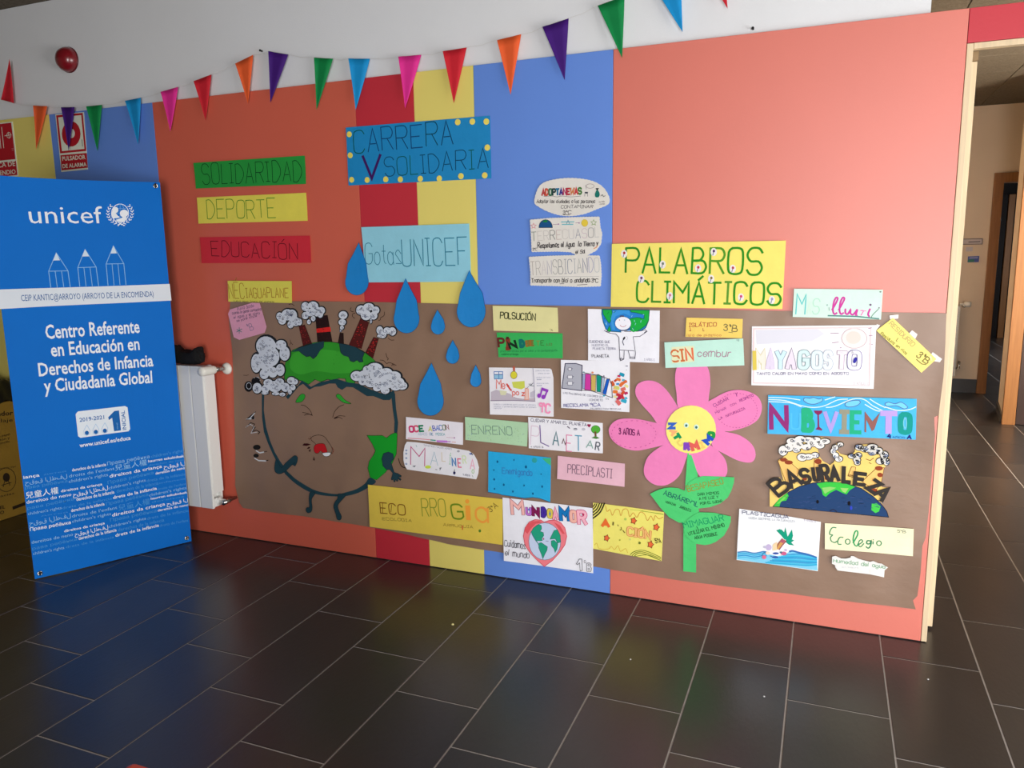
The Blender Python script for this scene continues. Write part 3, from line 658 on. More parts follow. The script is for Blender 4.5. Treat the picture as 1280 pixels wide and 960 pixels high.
rows = [  # (text, x0, y0, x1, y1, cap height, colour, weight)
 ('iança', -6, 235, 118, 215, 24, 2, .03), ('детей', 150, 205, 320, 180, 10, 0, 0), ('derechos de la infancia', 365, 178, 625, 135, 24, 2, .03), ('Права ребёнка', 635, 132, 960, 78, 26, 1, 0), ("children's rights", 972, 78, 1222, 30, 24, 0, 0),
 ('حقوق الطفل', 8, 278, 328, 225, 30, 1, .01), ("droits de l'enfant", 342, 224, 690, 166, 24, 1, 0), ('兒童人權', 695, 172, 940, 128, 36, 1, 0), ('haurren eskubideak', 950, 112, 1222, 70, 20, 2, .03),
 ('рава ребёнка', 8, 315, 330, 258, 22, 0, 0), ("children's rights", 340, 265, 640, 212, 24, 1, 0), ('direitos da criança', 652, 226, 1055, 152, 26, 2, .02), ('حقوق ال', 1068, 158, 1230, 128, 26, 2, .02), ('derechos do neno', 955, 140, 1225, 95, 14, 0, 0),
 ('兒童人權', 0, 384, 262, 340, 40, 2, .01), ('direitos da criança', 280, 336, 596, 282, 20, 2, .03), ('Права ребёнка', 638, 275, 990, 200, 24, 0, 0), ('dereitos do neno', 1005, 205, 1228, 160, 20, 2, .03),
 ('dereitos do neno', 8, 425, 360, 362, 26, 2, .01), ('حقوق الطفل', 372, 368, 640, 312, 28, 2, .02), ("children's rights", 645, 315, 930, 255, 22, 1, 0), ('drets de la infància', 938, 262, 1232, 208, 22, 0, 0),
 ('рава ребёнка', 20, 470, 380, 395, 22, 0, 0), ('derechos de la infancia', 398, 402, 688, 345, 26, 2, .03), ('derechos de la infancia', 706, 340, 1028, 280, 26, 0, 0), ('infancia', 1035, 275, 1232, 238, 12, 0, 0),
 ("children's rights", 25, 512, 285, 462, 22, 1, 0), ('drets de la infància', 290, 465, 670, 390, 20, 0, 0), ('drets de la infància', 678, 388, 1015, 318, 24, 2, .03), ("droits de l'enfant", 1020, 325, 1235, 280, 18, 0, 0),
 ('детей', 130, 520, 330, 490, 8, 0, 0), ('derechos de la infancia', 358, 486, 612, 434, 24, 2, .03), ('Права ребёнка', 625, 438, 948, 365, 24, 0, 0), ("children's rights", 955, 372, 1238, 312, 22, 1, 0),
 ('حقوق الطفل', 32, 590, 355, 525, 32, 1, .01), ("droits de l'enfant", 365, 528, 710, 462, 24, 1, 0), ('兒童人權', 718, 475, 962, 425, 36, 0, 0), ('haurren eskubideak', 968, 396, 1245, 345, 18, 2, .03),
 ('Права ребёнка', 36, 632, 355, 575, 24, 2, .03), ("children's rights", 365, 568, 662, 508, 22, 1, 0), ('direitos da criança', 670, 522, 1078, 438, 26, 2, .02), ('حقوق ال', 1090, 440, 1250, 405, 24, 2, .02), ('dereitos', 975, 420, 1220, 375, 12, 0, 0),
 ('direitos da criança', 304, 640, 614, 578, 20, 2, .03), ('Права ребёнка', 655, 560, 1010, 490, 24, 0, 0), ('dereitos do neno', 1020, 486, 1252, 440, 18, 2, .03),
 ('dereitos do neno', 48, 730, 372, 665, 24, 1, .01), ('حقوق الطفل', 385, 668, 640, 610, 26, 2, .02), ("children's rights", 645, 608, 930, 545, 22, 1, 0), ('drets de la infància', 938, 548, 1255, 485, 22, 0, 0),
 ('рава ребёнка', 55, 778, 402, 700, 22, 0, 0), ('derechos de la infancia', 415, 698, 704, 632, 24, 2, .03), ('derechos de la infancia', 716, 634, 1070, 560, 26, 0, 0),
 ("children's rights", 62, 815, 305, 765, 22, 1, 0), ('drets de la infància', 318, 762, 684, 684, 20, 0, 0), ('drets de la infància', 695, 675, 1030, 598, 24, 2, .03), ("droits de l'enfant", 1036, 602, 1252, 560, 20, 0, 0)]
I = Ink(sb, (30, 560, 6.095), .0005)
for s_, x0, y0, x1, y1, h, c, b in rows:
    x0 = max(x0, (y0 - 330) * .125 + 8); I.font(s_, x0, y0, x1, y1, h, ((70, 144, 210), (138, 186, 226), WHT)[c], b * .45)
I.build('language_print', t, 'rows of small white and pale blue words in many languages')
for u, v in ((BW - .022, BH - .018), (BW - .022, .022), (.022, .022), (.022, BH - .018)):
    c = sb.pt(u, v, .0005); g = MB().lathe(c, NB, [(.011, 0), (.011, .0015), (.006, .0018), (.006, .0006)], 14).build('grommet', METAL, t, True)
    MB().tube([c + Vector((0, 0, .012)) + NB * .004, c + NB * .006, c - Vector((0, 0, .008)) + NB * .002, c - NB * .010], .0028, 6).build('hook', BLACK, t, True)
o1 = sb.pt(.03, .03, -.014); o2 = sb.pt(BW - .02, BH - .02, -.012); o3 = sb.pt(BW - .03, .03, -.010); o4 = sb.pt(.02, BH - .02, -.014)
MB().tube([o1, (o1 + o2) / 2 - NB * .016 + UB * -.05, o2], .005, 6).build('support_pole', BLACK, t, True)
MB().tube([o3, (o3 + o4) / 2 - NB * .016 + UB * -.05, o4], .005, 6).build('support_pole', BLACK, t, True)

# ---------------------------------------------------------------- the brown paper mural
def frp(fr, P): return [(fr[0] + x / fr[2], fr[1] + y / fr[2]) for x, y in P]
RP = random.Random(11)
def edgecurl(Q, amp):
    """sheet edges lift a little away from the wall, each corner by its own amount"""
    xs = [q[0] for q in Q]; ys = [q[1] for q in Q]; x0, x1, y0, y1 = min(xs), max(xs), min(ys), max(ys)
    k = [RP.uniform(.1, 1) * amp for _ in range(4)]
    def f(u, v):
        a = (u - x0) / (x1 - x0); b = (v - y0) / (y1 - y0); a = min(1.02, max(-.02, a)); b = min(1.02, max(-.02, b))
        return (k[0] * (1 - a) ** 2 * (1 - b) ** 2 + k[1] * a ** 2 * (1 - b) ** 2 + k[2] * (1 - a) ** 2 * b ** 2 + k[3] * a ** 2 * b ** 2)
    return f
GW = 'paper signs taped over the brown mural'; GC = 'paper word signs on the coloured wall panels'
def sign(name, label, fr, P, rgb, h, group=GW, amp=.005, cat='sign', sm=False, part='paper_sheet'):
    s = wallsurf(h); px = frp(fr, P); Q = [s.uv(*p) for p in px]
    s.fn = (lambda f: (lambda u, v: wallrelief(u, v) + f(u, v)))(edgecurl(Q, amp))
    if sm: Q = smooth_pts(Q, True, 4)
    u = sum(q[0] for q in Q) / len(Q); v = min(q[1] for q in Q)
    t = thing(name, label, cat, (u, -h, v), group)
    sheet(part, s, Q, paper(rgb), t, .0007, .03)
    return t, Ink(s, fr)

km = thing('paper_mural', 'long brown kraft paper mural with a painted coughing globe across the wall panels', 'mural', (.6, -.004, .13))
sk = wallsurf(.0045, lambda u, v: .0012 * math.sin(23 * u + 5 * v) * math.sin(9 * v + 3 * u) + .0009 * math.sin(41 * u - 13 * v) + (.010 * max(0, (u - 2.02) / .12) ** 2 if u > 2.02 else 0) * (.5 + .5 * math.sin(9 * v)))
KP = [(288, 377), (360, 376.5), (440, 377), (520, 378.5), (600, 380.5), (690, 382), (765, 383.5), (860, 386), (950, 388.5), (1050, 389.5), (1120, 390.5), (1183, 391.5),
      (1181.5, 430), (1179, 470), (1175, 500), (1173, 518), (1167.5, 521), (1168.5, 545), (1165, 590), (1161, 640), (1157, 672), (1153, 682), (1150.5, 715), (1146.5, 744), (1141, 750), (1144.5, 761),
      (1080, 754), (985, 742), (905, 733), (827, 722.5), (760, 711), (700, 702), (640, 693), (560, 680), (500, 666), (455, 657.5), (425, 653), (380, 645.5), (330, 639.5), (304, 635), (299, 628), (294, 607), (294, 560), (292.5, 500), (290, 440), (286, 400)]
sheet('kraft_sheet', sk, [sk.uv(*p) for p in KP], KRAFT, km, .0006, .03)
NAV = (30, 62, 72); GRN = (44, 150, 44); GRD = (20, 44, 30); OUT = (28, 22, 20)
K6 = (270, 340, 3.0); E1 = (280, 370, 10.667); E2 = (390, 370, 9.6); E3 = (300, 410, 10.67); E4 = (300, 480, 8.0); E5 = (360, 470, 7.3875); E6 = (330, 560, 6.737)
I = Ink(sk, K6, .0006)
# water rim and outline of the globe
I.fr = E4; I.poly([(222, 100), (246, 100), (240, 260), (262, 430), (300, 560), (350, 680), (400, 770), (470, 870), (560, 950), (545, 985), (455, 905), (375, 790), (330, 700), (280, 590), (240, 480), (222, 330)], NAV)
I.fr = E6; I.poly([(185, 190), (250, 245), (330, 300), (420, 350), (520, 378), (620, 388), (700, 370), (780, 345), (850, 300), (890, 250), (945, 280), (900, 320), (800, 375), (700, 402), (600, 408), (500, 400), (400, 375), (320, 335), (230, 268), (170, 205)], NAV, True)
I.fr = E5; I.poly([(955, 165), (990, 160), (1000, 300), (1018, 430), (1010, 525), (980, 520), (985, 420), (968, 300)], NAV)
I.poly([(-20, 190), (95, 85), (130, 40), (215, 100), (290, 60), (450, 25), (560, 60), (640, 70), (780, 130), (900, 175), (980, 130), (990, 175), (940, 222), (880, 222), (790, 185), (730, 185), (640, 130), (600, 105), (540, 100), (500, 128), (460, 105), (440, 70), (380, 70), (300, 95), (250, 100), (200, 125), (140, 72), (100, 95), (0, 215)], NAV)
I.build('painted_water', km, 'dark teal painted rim of the globe')
I = Ink(sk, E2, .0007)
LAND = [(-230, 650), (-100, 595), (0, 565), (110, 548), (230, 550), (330, 565), (430, 585), (530, 615), (620, 665), (700, 725), (780, 800), (840, 870), (800, 960), (700, 1000), (560, 1000), (530, 1005), (500, 1060), (420, 1060), (400, 990), (330, 985), (230, 1010), (190, 1000), (110, 1030), (40, 1000), (-40, 1060), (-120, 1020), (-190, 1000), (-260, 1050), (-330, 990), (-330, 870), (-300, 740)]
I.poly(LAND, (46, 142, 40), False, GRD, 3)
I.poly([(-230, 700), (-100, 660), (60, 640), (300, 660), (520, 740), (620, 800), (560, 900), (300, 930), (60, 900), (-140, 940), (-260, 860)], (58, 160, 48), True)
I.fr = E1; I.poly([(905, 745), (1000, 690), (1160, 640), (1340, 600), (1335, 680), (1290, 720), (1240, 800), (1195, 838), (1150, 800), (1100, 810), (1040, 770), (1000, 730)], NAV, False, OUT, 2)
I.fr = E2; I.poly([(325, 565), (430, 585), (530, 615), (632, 680), (605, 745), (615, 790), (570, 795), (540, 770), (500, 792), (460, 780), (440, 730), (380, 712), (345, 680)], NAV, False, OUT, 2)
I.fr = E5; I.poly([(730, 548), (800, 550), (870, 548), (910, 572), (950, 540), (990, 522), (1010, 530), (1005, 640), (1000, 720), (960, 810), (900, 890), (820, 958), (760, 935), (738, 850), (750, 790), (790, 730), (808, 690), (780, 630)], (20, 152, 40), False, OUT, 2)
I.build('painted_land', km, 'green painted land on the globe')
def chimney(fr, P, rgb, band=None, spk=()):
    I = Ink(sk, fr, .0008); I.poly(P, rgb, False, (34, 16, 14), 2)
    if band: I.poly(band, (206, 36, 34))
    rr = random.Random(len(P) + int(P[0][0])); a, b, c, d = P
    for _ in range(26):
        f, g = rr.uniform(.08, .92), rr.uniform(.1, .9)
        x = (a[0] * (1 - g) + b[0] * g) * (1 - f) + (d[0] * (1 - g) + c[0] * g) * f; y = (a[1] * (1 - g) + b[1] * g) * (1 - f) + (d[1] * (1 - g) + c[1] * g) * f
        for rgb2 in spk: I.line([(x + rr.uniform(-8, 8), y), (x + rr.uniform(-12, 12), y + rr.uniform(-10, 10))], 2.2, rgb2)
    I.build('painted_chimney', km, 'dark red painted chimney')
MAR = (78, 24, 22)
chimney(E1, [(1003, 405), (1080, 383), (1176, 635), (1058, 668)], MAR, None, ((150, 40, 36),))
chimney(E2, [(45, 240), (190, 232), (245, 552), (72, 550)], (38, 18, 18), [(55, 392), (222, 370), (232, 425), (62, 440)], ((70, 26, 24),))
chimney(E2, [(335, 443), (377, 445), (382, 572), (312, 568)], (40, 22, 20))
chimney(E2, [(585, 268), (682, 318), (595, 632), (445, 590)], MAR, None, ((196, 40, 36),))
chimney(E2, [(740, 495), (800, 512), (735, 745), (640, 682)], MAR, None, ((196, 40, 36),))
def cloud(par, surf, fr, blobs, z=.0010, rim=(30, 34, 40), body=(206, 212, 222), swirl=(44, 56, 92), label='scribbled white smoke cloud', name='smoke_cloud', grow=1.13, dens=1.0, w_=1.6):
    I = Ink(surf, fr, z)
    for x, y, rx, ry in blobs: I.ell(x + rx * .05, y - ry * .03, rx * grow + 7, ry * grow + 7, rim)
    for x, y, rx, ry in blobs: I.ell(x, y, rx, ry, body)
    rr = random.Random(int(blobs[0][0] * 3 + blobs[0][1]))
    for x, y, rx, ry in blobs:
        n = max(2, int(rx * ry / 420 * dens)); n = min(n, 26)
        for _ in range(n):
            a = rr.uniform(0, 6.28); q = rr.uniform(.1, .78); r = rr.uniform(8, 17)
            I.line([(x + rx * q * math.cos(a) + r * math.cos(k * 1.25) * (1 - k * .07), y + ry * q * math.sin(a) + r * math.sin(k * 1.25) * (1 - k * .07)) for k in range(rr.randint(4, 6))], w_, rr.choice((swirl, swirl, (96, 110, 140), (120, 120, 130))))
    return I.build(name, par, label)
cloud(km, sk, E1, [(745, 270, 42, 52), (780, 330, 50, 50), (850, 250, 80, 75), (910, 260, 70, 80), (890, 380, 42, 50), (960, 340, 60, 60), (1015, 345, 34, 45)])
cloud(km, sk, E1, [(1090, 140, 52, 60), (1200, 130, 60, 50), (1090, 260, 45, 48), (1160, 220, 60, 50), (1240, 200, 60, 60), (1290, 230, 40, 60), (1140, 345, 26, 32), (1195, 300, 30, 34)])
cloud(km, sk, E2, [(15, 110, 55, 45), (60, 190, 60, 55), (115, 175, 45, 45), (20, 270, 28, 36)], dens=.8)
cloud(km, sk, E2, [(375, 230, 52, 48), (365, 315, 45, 38), (360, 380, 24, 24), (345, 415, 8, 14)], dens=.8)
cloud(km, sk, E2, [(590, 170, 58, 58), (680, 130, 62, 45), (765, 170, 45, 45), (650, 230, 62, 60), (740, 235, 46, 48), (708, 300, 12, 30)])
cloud(km, sk, E2, [(815, 410, 40, 48), (850, 465, 45, 40), (905, 415, 45, 40), (965, 425, 45, 50), (820, 480, 35, 20)])
cloud(km, sk, E3, [(350, 240, 135, 130), (350, 420, 120, 140), (220, 470, 70, 125), (550, 225, 72, 65), (600, 340, 70, 95), (440, 590, 62, 72), (540, 560, 60, 80), (330, 610, 60, 70), (420, 380, 110, 130)], dens=.5)
I = Ink(sk, E3, .0010); I.ell(115, 780, 60, 72, (20, 20, 24)).ell(215, 710, 62, 55, (20, 20, 24)).ring(118, 772, 34, 42, 3, (190, 195, 205)).line([(190, 665), (245, 655), (275, 700)], 4, (200, 205, 212)); I.build('smoke_swirl', km, 'black swirl of smoke')  # black swirl with pale strokes, drawn on the mural
cloud(km, sk, E3, [(235, 800, 62, 70), (345, 810, 50, 55), (380, 730, 60, 50), (470, 780, 90, 75), (530, 720, 62, 50), (610, 790, 60, 60), (690, 700, 55, 48), (740, 715, 38, 38), (710, 790, 36, 40), (670, 850, 26, 36), (570, 885, 40, 26), (480, 875, 50, 22), (340, 865, 45, 22)], dens=.8)
cloud(km, sk, (390, 430, 10),
      [(560, 400, 75, 62), (650, 400, 70, 70), (700, 320, 60, 50), (790, 300, 95, 65), (830, 380, 110, 80), (930, 360, 80, 60), (1030, 400, 85, 60), (640, 470, 55, 45), (740, 480, 80, 60), (860, 500, 90, 70), (960, 480, 80, 70), (1080, 480, 80, 65), (1130, 520, 65, 50), (920, 580, 55, 42), (820, 550, 50, 40), (1050, 545, 60, 35)], dens=.6)
I = Ink(sk, E4, .0008)
I.poly([(75, 340), (165, 268), (140, 310), (150, 350), (60, 360)], (30, 30, 34)).line([(150, 290), (100, 345), (62, 352), (150, 345)], 5, (205, 208, 214)).line([(70, 430), (110, 385), (150, 400), (130, 440), (160, 430), (120, 480), (165, 460), (200, 480), (185, 500)], 4, (30, 30, 34)).line([(62, 432), (105, 400), (145, 425), (115, 490), (175, 480)], 3, (205, 208, 214))
I.ell(172, 632, 36, 26, (26, 24, 24)).line([(165, 665), (200, 688), (240, 680)], 6, (212, 216, 220)).line([(240, 680), (272, 672)], 3, OUT).ell(165, 715, 26, 20, (26, 24, 24)).line([(150, 740), (190, 765), (265, 768)], 6, (212, 216, 220)).line([(265, 766), (285, 760)], 4, OUT)
I.build('breath_marks', km, 'black and white puff marks')
I = Ink(sk, E2, .0008)
for P in ([(470, 138), (460, 165), (475, 185), (500, 190)], [(520, 205), (490, 215), (488, 245), (515, 268)], [(872, 190), (865, 235), (825, 258)], [(825, 262), (820, 285), (800, 292)], [(915, 505), (945, 528), (985, 528)], [(888, 688), (900, 735), (915, 750), (905, 770)], [(820, 768), (860, 775), (895, 810), (930, 798), (1010, 832)], [(955, 838), (972, 815), (985, 838)]): I.line(P, 2.6, (52, 26, 20), True)
I.fr = E1; I.line([(865, 115), (900, 105), (940, 130)], 2.6, (52, 26, 20), True).line([(885, 585), (895, 625), (880, 645)], 2.4, (52, 26, 20)).line([(895, 620), (918, 650)], 2.4, (52, 26, 20))
I.fr = E3; I.line([(45, 630), (85, 632), (112, 625)], 2.4, (52, 26, 20)).fr = E5; I.line([(1018, 762), (1030, 800), (1050, 835), (1085, 848)], 4, (40, 30, 28), True); I.build('motion_marks', km)
I = Ink(sk, E5, .0008)
I.poly([(70, 242), (100, 190), (130, 165), (158, 175), (155, 205), (125, 238)], (46, 160, 50), True, OUT, 2).poly([(582, 256), (520, 248), (470, 215), (445, 185), (462, 165), (490, 180), (525, 220)], (46, 160, 50), True, OUT, 2)
I.build('eyebrows', km, 'green painted eyebrows')
I = Ink(sk, E5, .0008)
for P in ([(120, 268), (160, 275), (205, 315), (225, 360)], [(135, 335), (170, 342), (225, 360)], [(152, 362), (190, 352), (228, 364)], [(515, 266), (470, 285), (430, 330), (412, 382)], [(425, 390), (470, 368), (525, 372)], [(425, 392), (465, 380), (500, 398)]): I.line(P, 2.6, (46, 24, 20), True)
I.poly([(425, 398), (430, 382), (450, 378), (465, 385)], (46, 24, 20))
I.build('painted_eyes', km); I = Ink(sk, E5, .0008)
I.line([(265, 650), (250, 622), (215, 590), (225, 560), (280, 545), (335, 560), (375, 610), (408, 670), (400, 720)], 2.4, (46, 24, 20), True).line([(200, 590), (190, 575), (212, 580), (205, 555)], 2, (90, 40, 30)).line([(410, 660), (422, 690), (410, 715)], 2.6, (120, 36, 30))
I.poly([(240, 690), (242, 650), (270, 628), (330, 625), (352, 660), (362, 705), (325, 708), (300, 690), (280, 712), (255, 712)], (186, 26, 34), True, (70, 16, 18), 2)
I.poly([(320, 712), (390, 706), (388, 730), (365, 742), (335, 738)], (224, 226, 230), True, OUT, 2)
for P in ([(135, 640), (150, 622), (180, 622), (212, 632), (175, 645)], [(175, 670), (190, 655), (208, 655), (195, 672)], [(190, 690), (212, 672), (205, 702)], [(232, 778), (238, 742), (250, 780)]): I.poly(P, (52, 14, 16))
I.build('painted_mouth', km, 'painted coughing mouth')
def limb(P, name, label): 
    I = Ink(sk, E6, .0022)
    for Q, sm in P: I.poly(Q, NAV, sm, (18, 34, 40), 2)
    I.build(name, km, label)
limb([([(105, 95), (92, 160), (98, 200), (130, 218), (175, 200), (230, 150), (262, 120), (265, 150), (282, 120), (288, 80), (265, 62), (230, 85), (180, 130), (150, 165), (130, 140)], True)], 'painted_arm', 'bent teal arm')
limb([([(995, 90), (1010, 45), (1050, 32), (1088, 50), (1092, 90), (1070, 120), (1098, 205), (1130, 215), (1158, 232), (1155, 245), (1132, 238), (1158, 262), (1150, 272), (1128, 255), (1130, 278), (1118, 278), (1110, 262), (1105, 285), (1095, 282), (1092, 262), (1078, 270), (1072, 262), (1080, 235), (1085, 210), (1060, 180), (1035, 182), (1005, 150)], False)], 'painted_arm', 'hanging teal arm with an open hand')
limb([([(392, 372), (435, 378), (405, 430), (410, 500), (400, 535), (370, 545), (355, 520), (365, 500), (385, 495), (382, 430)], True)], 'painted_leg', None)
limb([([(630, 385), (690, 395), (665, 430), (625, 480), (635, 530), (655, 575), (645, 603), (620, 600), (608, 560), (588, 500), (595, 460), (620, 425)], True)], 'painted_leg', None)

# ---------------------------------------------------------------- word signs on the coloured panels
S4 = (230, 120, 4); S5 = (420, 130, 4)
GI = (22, 66, 34)
t, I = sign('word_sign', 'green paper strip lettered SOLIDARIDAD, topmost of the three on the left orange panel', S4, [(50, 335), (605, 298), (612, 440), (60, 463)], (30, 150, 56), .0035, GC)
I.text('SOLIDARIDAD', 95, 440, 590, 425, 98, 3, (16, 50, 28)); I.build('lettering', t)
t, I = sign('word_sign', 'yellow paper strip lettered DEPORTE on the left orange panel', S4, [(64, 508), (612, 484), (620, 624), (73, 638)], (232, 218, 84), .0035, GC)
I.text('DEPORTE', 118, 615, 460, 608, 90, 3.4, (60, 140, 40)); I.build('lettering', t)
t, I = sign('word_sign', 'red paper strip lettered EDUCACIÓN below the yellow DEPORTE strip', S4, [(78, 706), (630, 698), (638, 834), (90, 836)], (206, 40, 54), .0035, GC)
I.text('EDUCACIÓN', 140, 800, 570, 815, 74, 3, (60, 14, 18)); I.build('lettering', t)
t, I = sign('word_sign', 'large blue paper sign lettered CARRERA V SOLIDARIA with yellow dot stickers', S5, [(50, 118), (770, 58), (778, 372), (63, 408)], (14, 134, 194), .0035, GC, .004)
GB = (10, 62, 92)
I.text('CARRERA', 92, 245, 585, 200, 112, 4, [(8, 84, 66), (16, 62, 110), (16, 62, 110), (14, 62, 100), (18, 60, 110), (14, 70, 90), (14, 62, 100)], jit=.03)
I.text('SOLIDARIA', 248, 362, 762, 318, 92, 3.4, [GB, (10, 80, 70), (8, 92, 60), GB, GB, GB, GB, (8, 84, 60), GB], jit=.03)
I.line([(135, 262), (180, 372), (222, 255)], 12, (62, 22, 92)); I.build('lettering', t)
for x, y in ((68, 152), (72, 257), (79, 379), (157, 380), (250, 377), (323, 377), (423, 374), (518, 373), (626, 361), (745, 357), (757, 218), (752, 88), (682, 88), (609, 91)):
    c = I.uv([(x, y)])[0]; q = [(c[0] + .0125 * math.cos(a * .524), c[1] + .0125 * math.sin(a * .524)) for a in range(12)]
    vs = [I.s.pt(u, v, .0016) for u, v in q] + [I.s.pt(u, v, .0004) for u, v in q]
    mk('dot_sticker', vs, [tuple(range(12)), tuple(reversed(range(12, 24)))] + [(i, i + 12, (i + 1) % 12 + 12, (i + 1) % 12) for i in range(12)], paper((236, 216, 96)), None, t)
t, I = sign('word_sign', 'light blue paper sign lettered Gotas UNICEF among the blue drops', S5, [(128, 616), (668, 598), (678, 888), (150, 892)], (146, 208, 226), .0035, GC)
TQ = (30, 120, 150)
I.text('Gotas', 148, 800, 328, 798, 96, 3, TQ).text('UNICEF', 334, 812, 660, 805, 132, 4, TQ, jit=.03); I.build('lettering', t)
NC = (280, 345, 14.22)
t, I = sign('word_sign', 'small yellow paper strip lettered NECIAGUAPLANE above the pink note', NC, [(70, 85), (1205, 90), (1210, 480), (80, 455)], (222, 212, 84), .0075, GW)
I.text('NÉC', 100, 395, 370, 400, 270, 3, (170, 120, 40)).text('IAGUAPLANE', 400, 385, 1150, 385, 165, 3, (170, 112, 44)).scrib('nueva agua limpia del planeta', 170, 455, 890, 470, 26, 1.6, (90, 84, 50)); I.build('lettering', t)
t, I = sign('paper_note', 'pink octagonal note with pencil writing, at the upper left corner of the mural', E1, [(80, 180), (380, 90), (480, 95), (570, 410), (545, 490), (205, 585), (130, 550), (55, 240)], (222, 156, 180), .0085, GW)
g_ = (124, 100, 122)
I.scrib('lluvia ácida', 180, 190, 400, 145, 40, 2, g_).scrib('cuando la gente contamina', 110, 245, 500, 190, 34, 2, g_).scrib('el agua y el cielo', 130, 300, 480, 240, 32, 2, g_).scrib('se pone triste', 170, 345, 440, 275, 30, 2, g_).line([(205, 420), (205, 500)], 3, (70, 130, 130)).line([(170, 445), (240, 480)], 3, (70, 130, 130)).line([(170, 480), (240, 440)], 3, (70, 130, 130)).text('6ºB', 290, 480, 400, 450, 90, 3, (150, 130, 155)); I.build('lettering', t)
# drops
def drop(label, x0, x1, yt, yb, xt, h):
    c = (x0 + x1) / 2; r = (x1 - x0) / 2; cy = yb - r * 1.12
    P = [(xt, yt)]
    for i in range(17):
        a = math.radians(-22 + i * 224 / 16); P.append((c + r * math.cos(a) * (1 if abs(math.cos(a)) < 1 else 1), cy + r * 1.12 * math.sin(a)))
    k = yb - yt
    P = [(xt, yt), (xt + (x1 - xt) * .38, yt + k * .20), (x1 - r * .22, yt + k * .40)] + [p for p in P[1:]] + [(x0 + r * .22, yt + k * .40), (xt - (xt - x0) * .38, yt + k * .20)]
    s = wallsurf(h); Q = [s.uv(*p) for p in P]; s.fn = (lambda f: (lambda u, v: wallrelief(u, v) + f(u, v)))(edgecurl(Q, .006))
    t = thing('paper_drop', label, 'paper drop', (s.uv(c, yb)[0], -h, s.uv(c, yb)[1]), 'blue paper water drops')
    sheet('drop_sheet', s, Q, paper((20, 132, 206)), t, .0009, .03)
    I = Ink(s, (0, 0, 1)); I.line(P, 1.2, (12, 60, 110), False, True); I.build('drop_outline', t)
drop('large blue paper drop left of the Gotas sign, leftmost of the drops', 431.7, 461, 303, 369, 448.7, .0105)
drop('large blue paper drop overlapping the middle lower edge of the Gotas sign', 492.3, 524.5, 348, 416.5, 507, .0105)
drop('large blue paper drop overlapping the lower right corner of the Gotas sign', 571.5, 607.5, 338, 409, 587, .0105)
drop('large blue paper drop hanging lowest of all, on the mural', 522, 555, 453.5, 519.5, 539.5, .0105)
drop('small blue paper drop between the two large drops under the Gotas sign', 539, 556.5, 387, 418, 547, .0105)
drop('small blue paper drop just above the lowest large drop', 558, 574.5, 425, 454.5, 566, .0105)
drop('smallest blue paper drop, right of the lowest large drop', 588.3, 602, 456, 483.5, 595, .0105)
# scalloped white cards on the blue panel
def scallop(fr, P, step, amp):
    out = []; n = len(P)
    for i in range(n):
        a, b = P[i], P[(i + 1) % n]; l = math.hypot(b[0] - a[0], b[1] - a[1]); k = max(2, int(l / step) * 2)
        for j in range(k):
            f = j / k; nx, ny = (b[1] - a[1]) / l, -(b[0] - a[0]) / l; s_ = amp if j % 2 else 0
            out.append((a[0] + (b[0] - a[0]) * f + nx * s_, a[1] + (b[1] - a[1]) * f + ny * s_))
    return out
T1 = (660, 215, 11.636); T2 = (655, 265, 9.6); CW = (222, 218, 210)
P = smooth_pts([(92, 440), (130, 280), (200, 175), (340, 120), (560, 90), (780, 100), (960, 140), (1090, 220), (1165, 330), (1188, 420), (1150, 480), (1000, 540), (820, 610), (620, 640), (450, 625), (280, 570), (150, 500)], True, 2)
t, I = sign('word_card', 'white oval scallop-edged card, topmost of the three on the blue panel', T1, scallop(T1, P, 40, 6), CW, .0035, GC)
cl_ = [(176, 60, 60), (196, 80, 60), (60, 110, 80), (36, 60, 60), (30, 110, 150), (60, 50, 130), (170, 50, 90), (176, 50, 60), (200, 120, 70), (196, 60, 60), (70, 120, 60), (150, 140, 60), (40, 60, 50)]
I.text('ADOPTANEWAS', 205, 340, 775, 318, 85, 7, cl_, jit=.03).line([(230, 355), (350, 350), (420, 362), (500, 350), (620, 362), (770, 350)], 1.5, (90, 90, 90), True)
I.scrib('Adoptar las ciudades a las personas', 125, 450, 975, 450, 48, 2.4, (70, 66, 66)).scrib('CONTAMINAR', 480, 525, 940, 525, 42, 2.2, (90, 86, 86)).text('3ºC', 510, 612, 630, 612, 50, 4, (50, 46, 46)).line([(510, 622), (600, 624)], 2, (70, 70, 70))
I.ring(905, 205, 58, 32, 1.6, (150, 130, 130)).line([(840, 190), (850, 250)], 1.6, (130, 120, 130)).poly([(825, 290), (875, 290), (870, 315), (828, 312)], (60, 64, 76)).line([(828, 315), (825, 355)], 1.6, (110, 110, 110)).line([(868, 315), (870, 355)], 1.6, (110, 110, 110))
I.poly([(1000, 265), (975, 320), (985, 365), (1030, 365), (1045, 320), (1022, 268)], (26, 112, 100), True).poly([(985, 235), (1035, 235), (1015, 265), (1000, 265)], (36, 40, 40)).line([(1060, 350), (1085, 330), (1100, 360), (1125, 345)], 2, (60, 60, 60)).scrib('no más', 1035, 445, 1115, 438, 22, 1.8, (140, 132, 130)).scrib('coches', 1045, 478, 1120, 470, 20, 1.8, (140, 132, 130)); I.build('drawing', t)
P = [(78, 95), (300, 75), (560, 65), (905, 58), (918, 190), (938, 260), (925, 380), (870, 460), (760, 520), (640, 522), (560, 480), (400, 472), (95, 478), (88, 300)]
t, I = sign('word_card', 'white scallop-edged card with half globe and sun, middle of three on the blue panel', T2, scallop(T2, P, 32, 5), CW, .0045, GC)
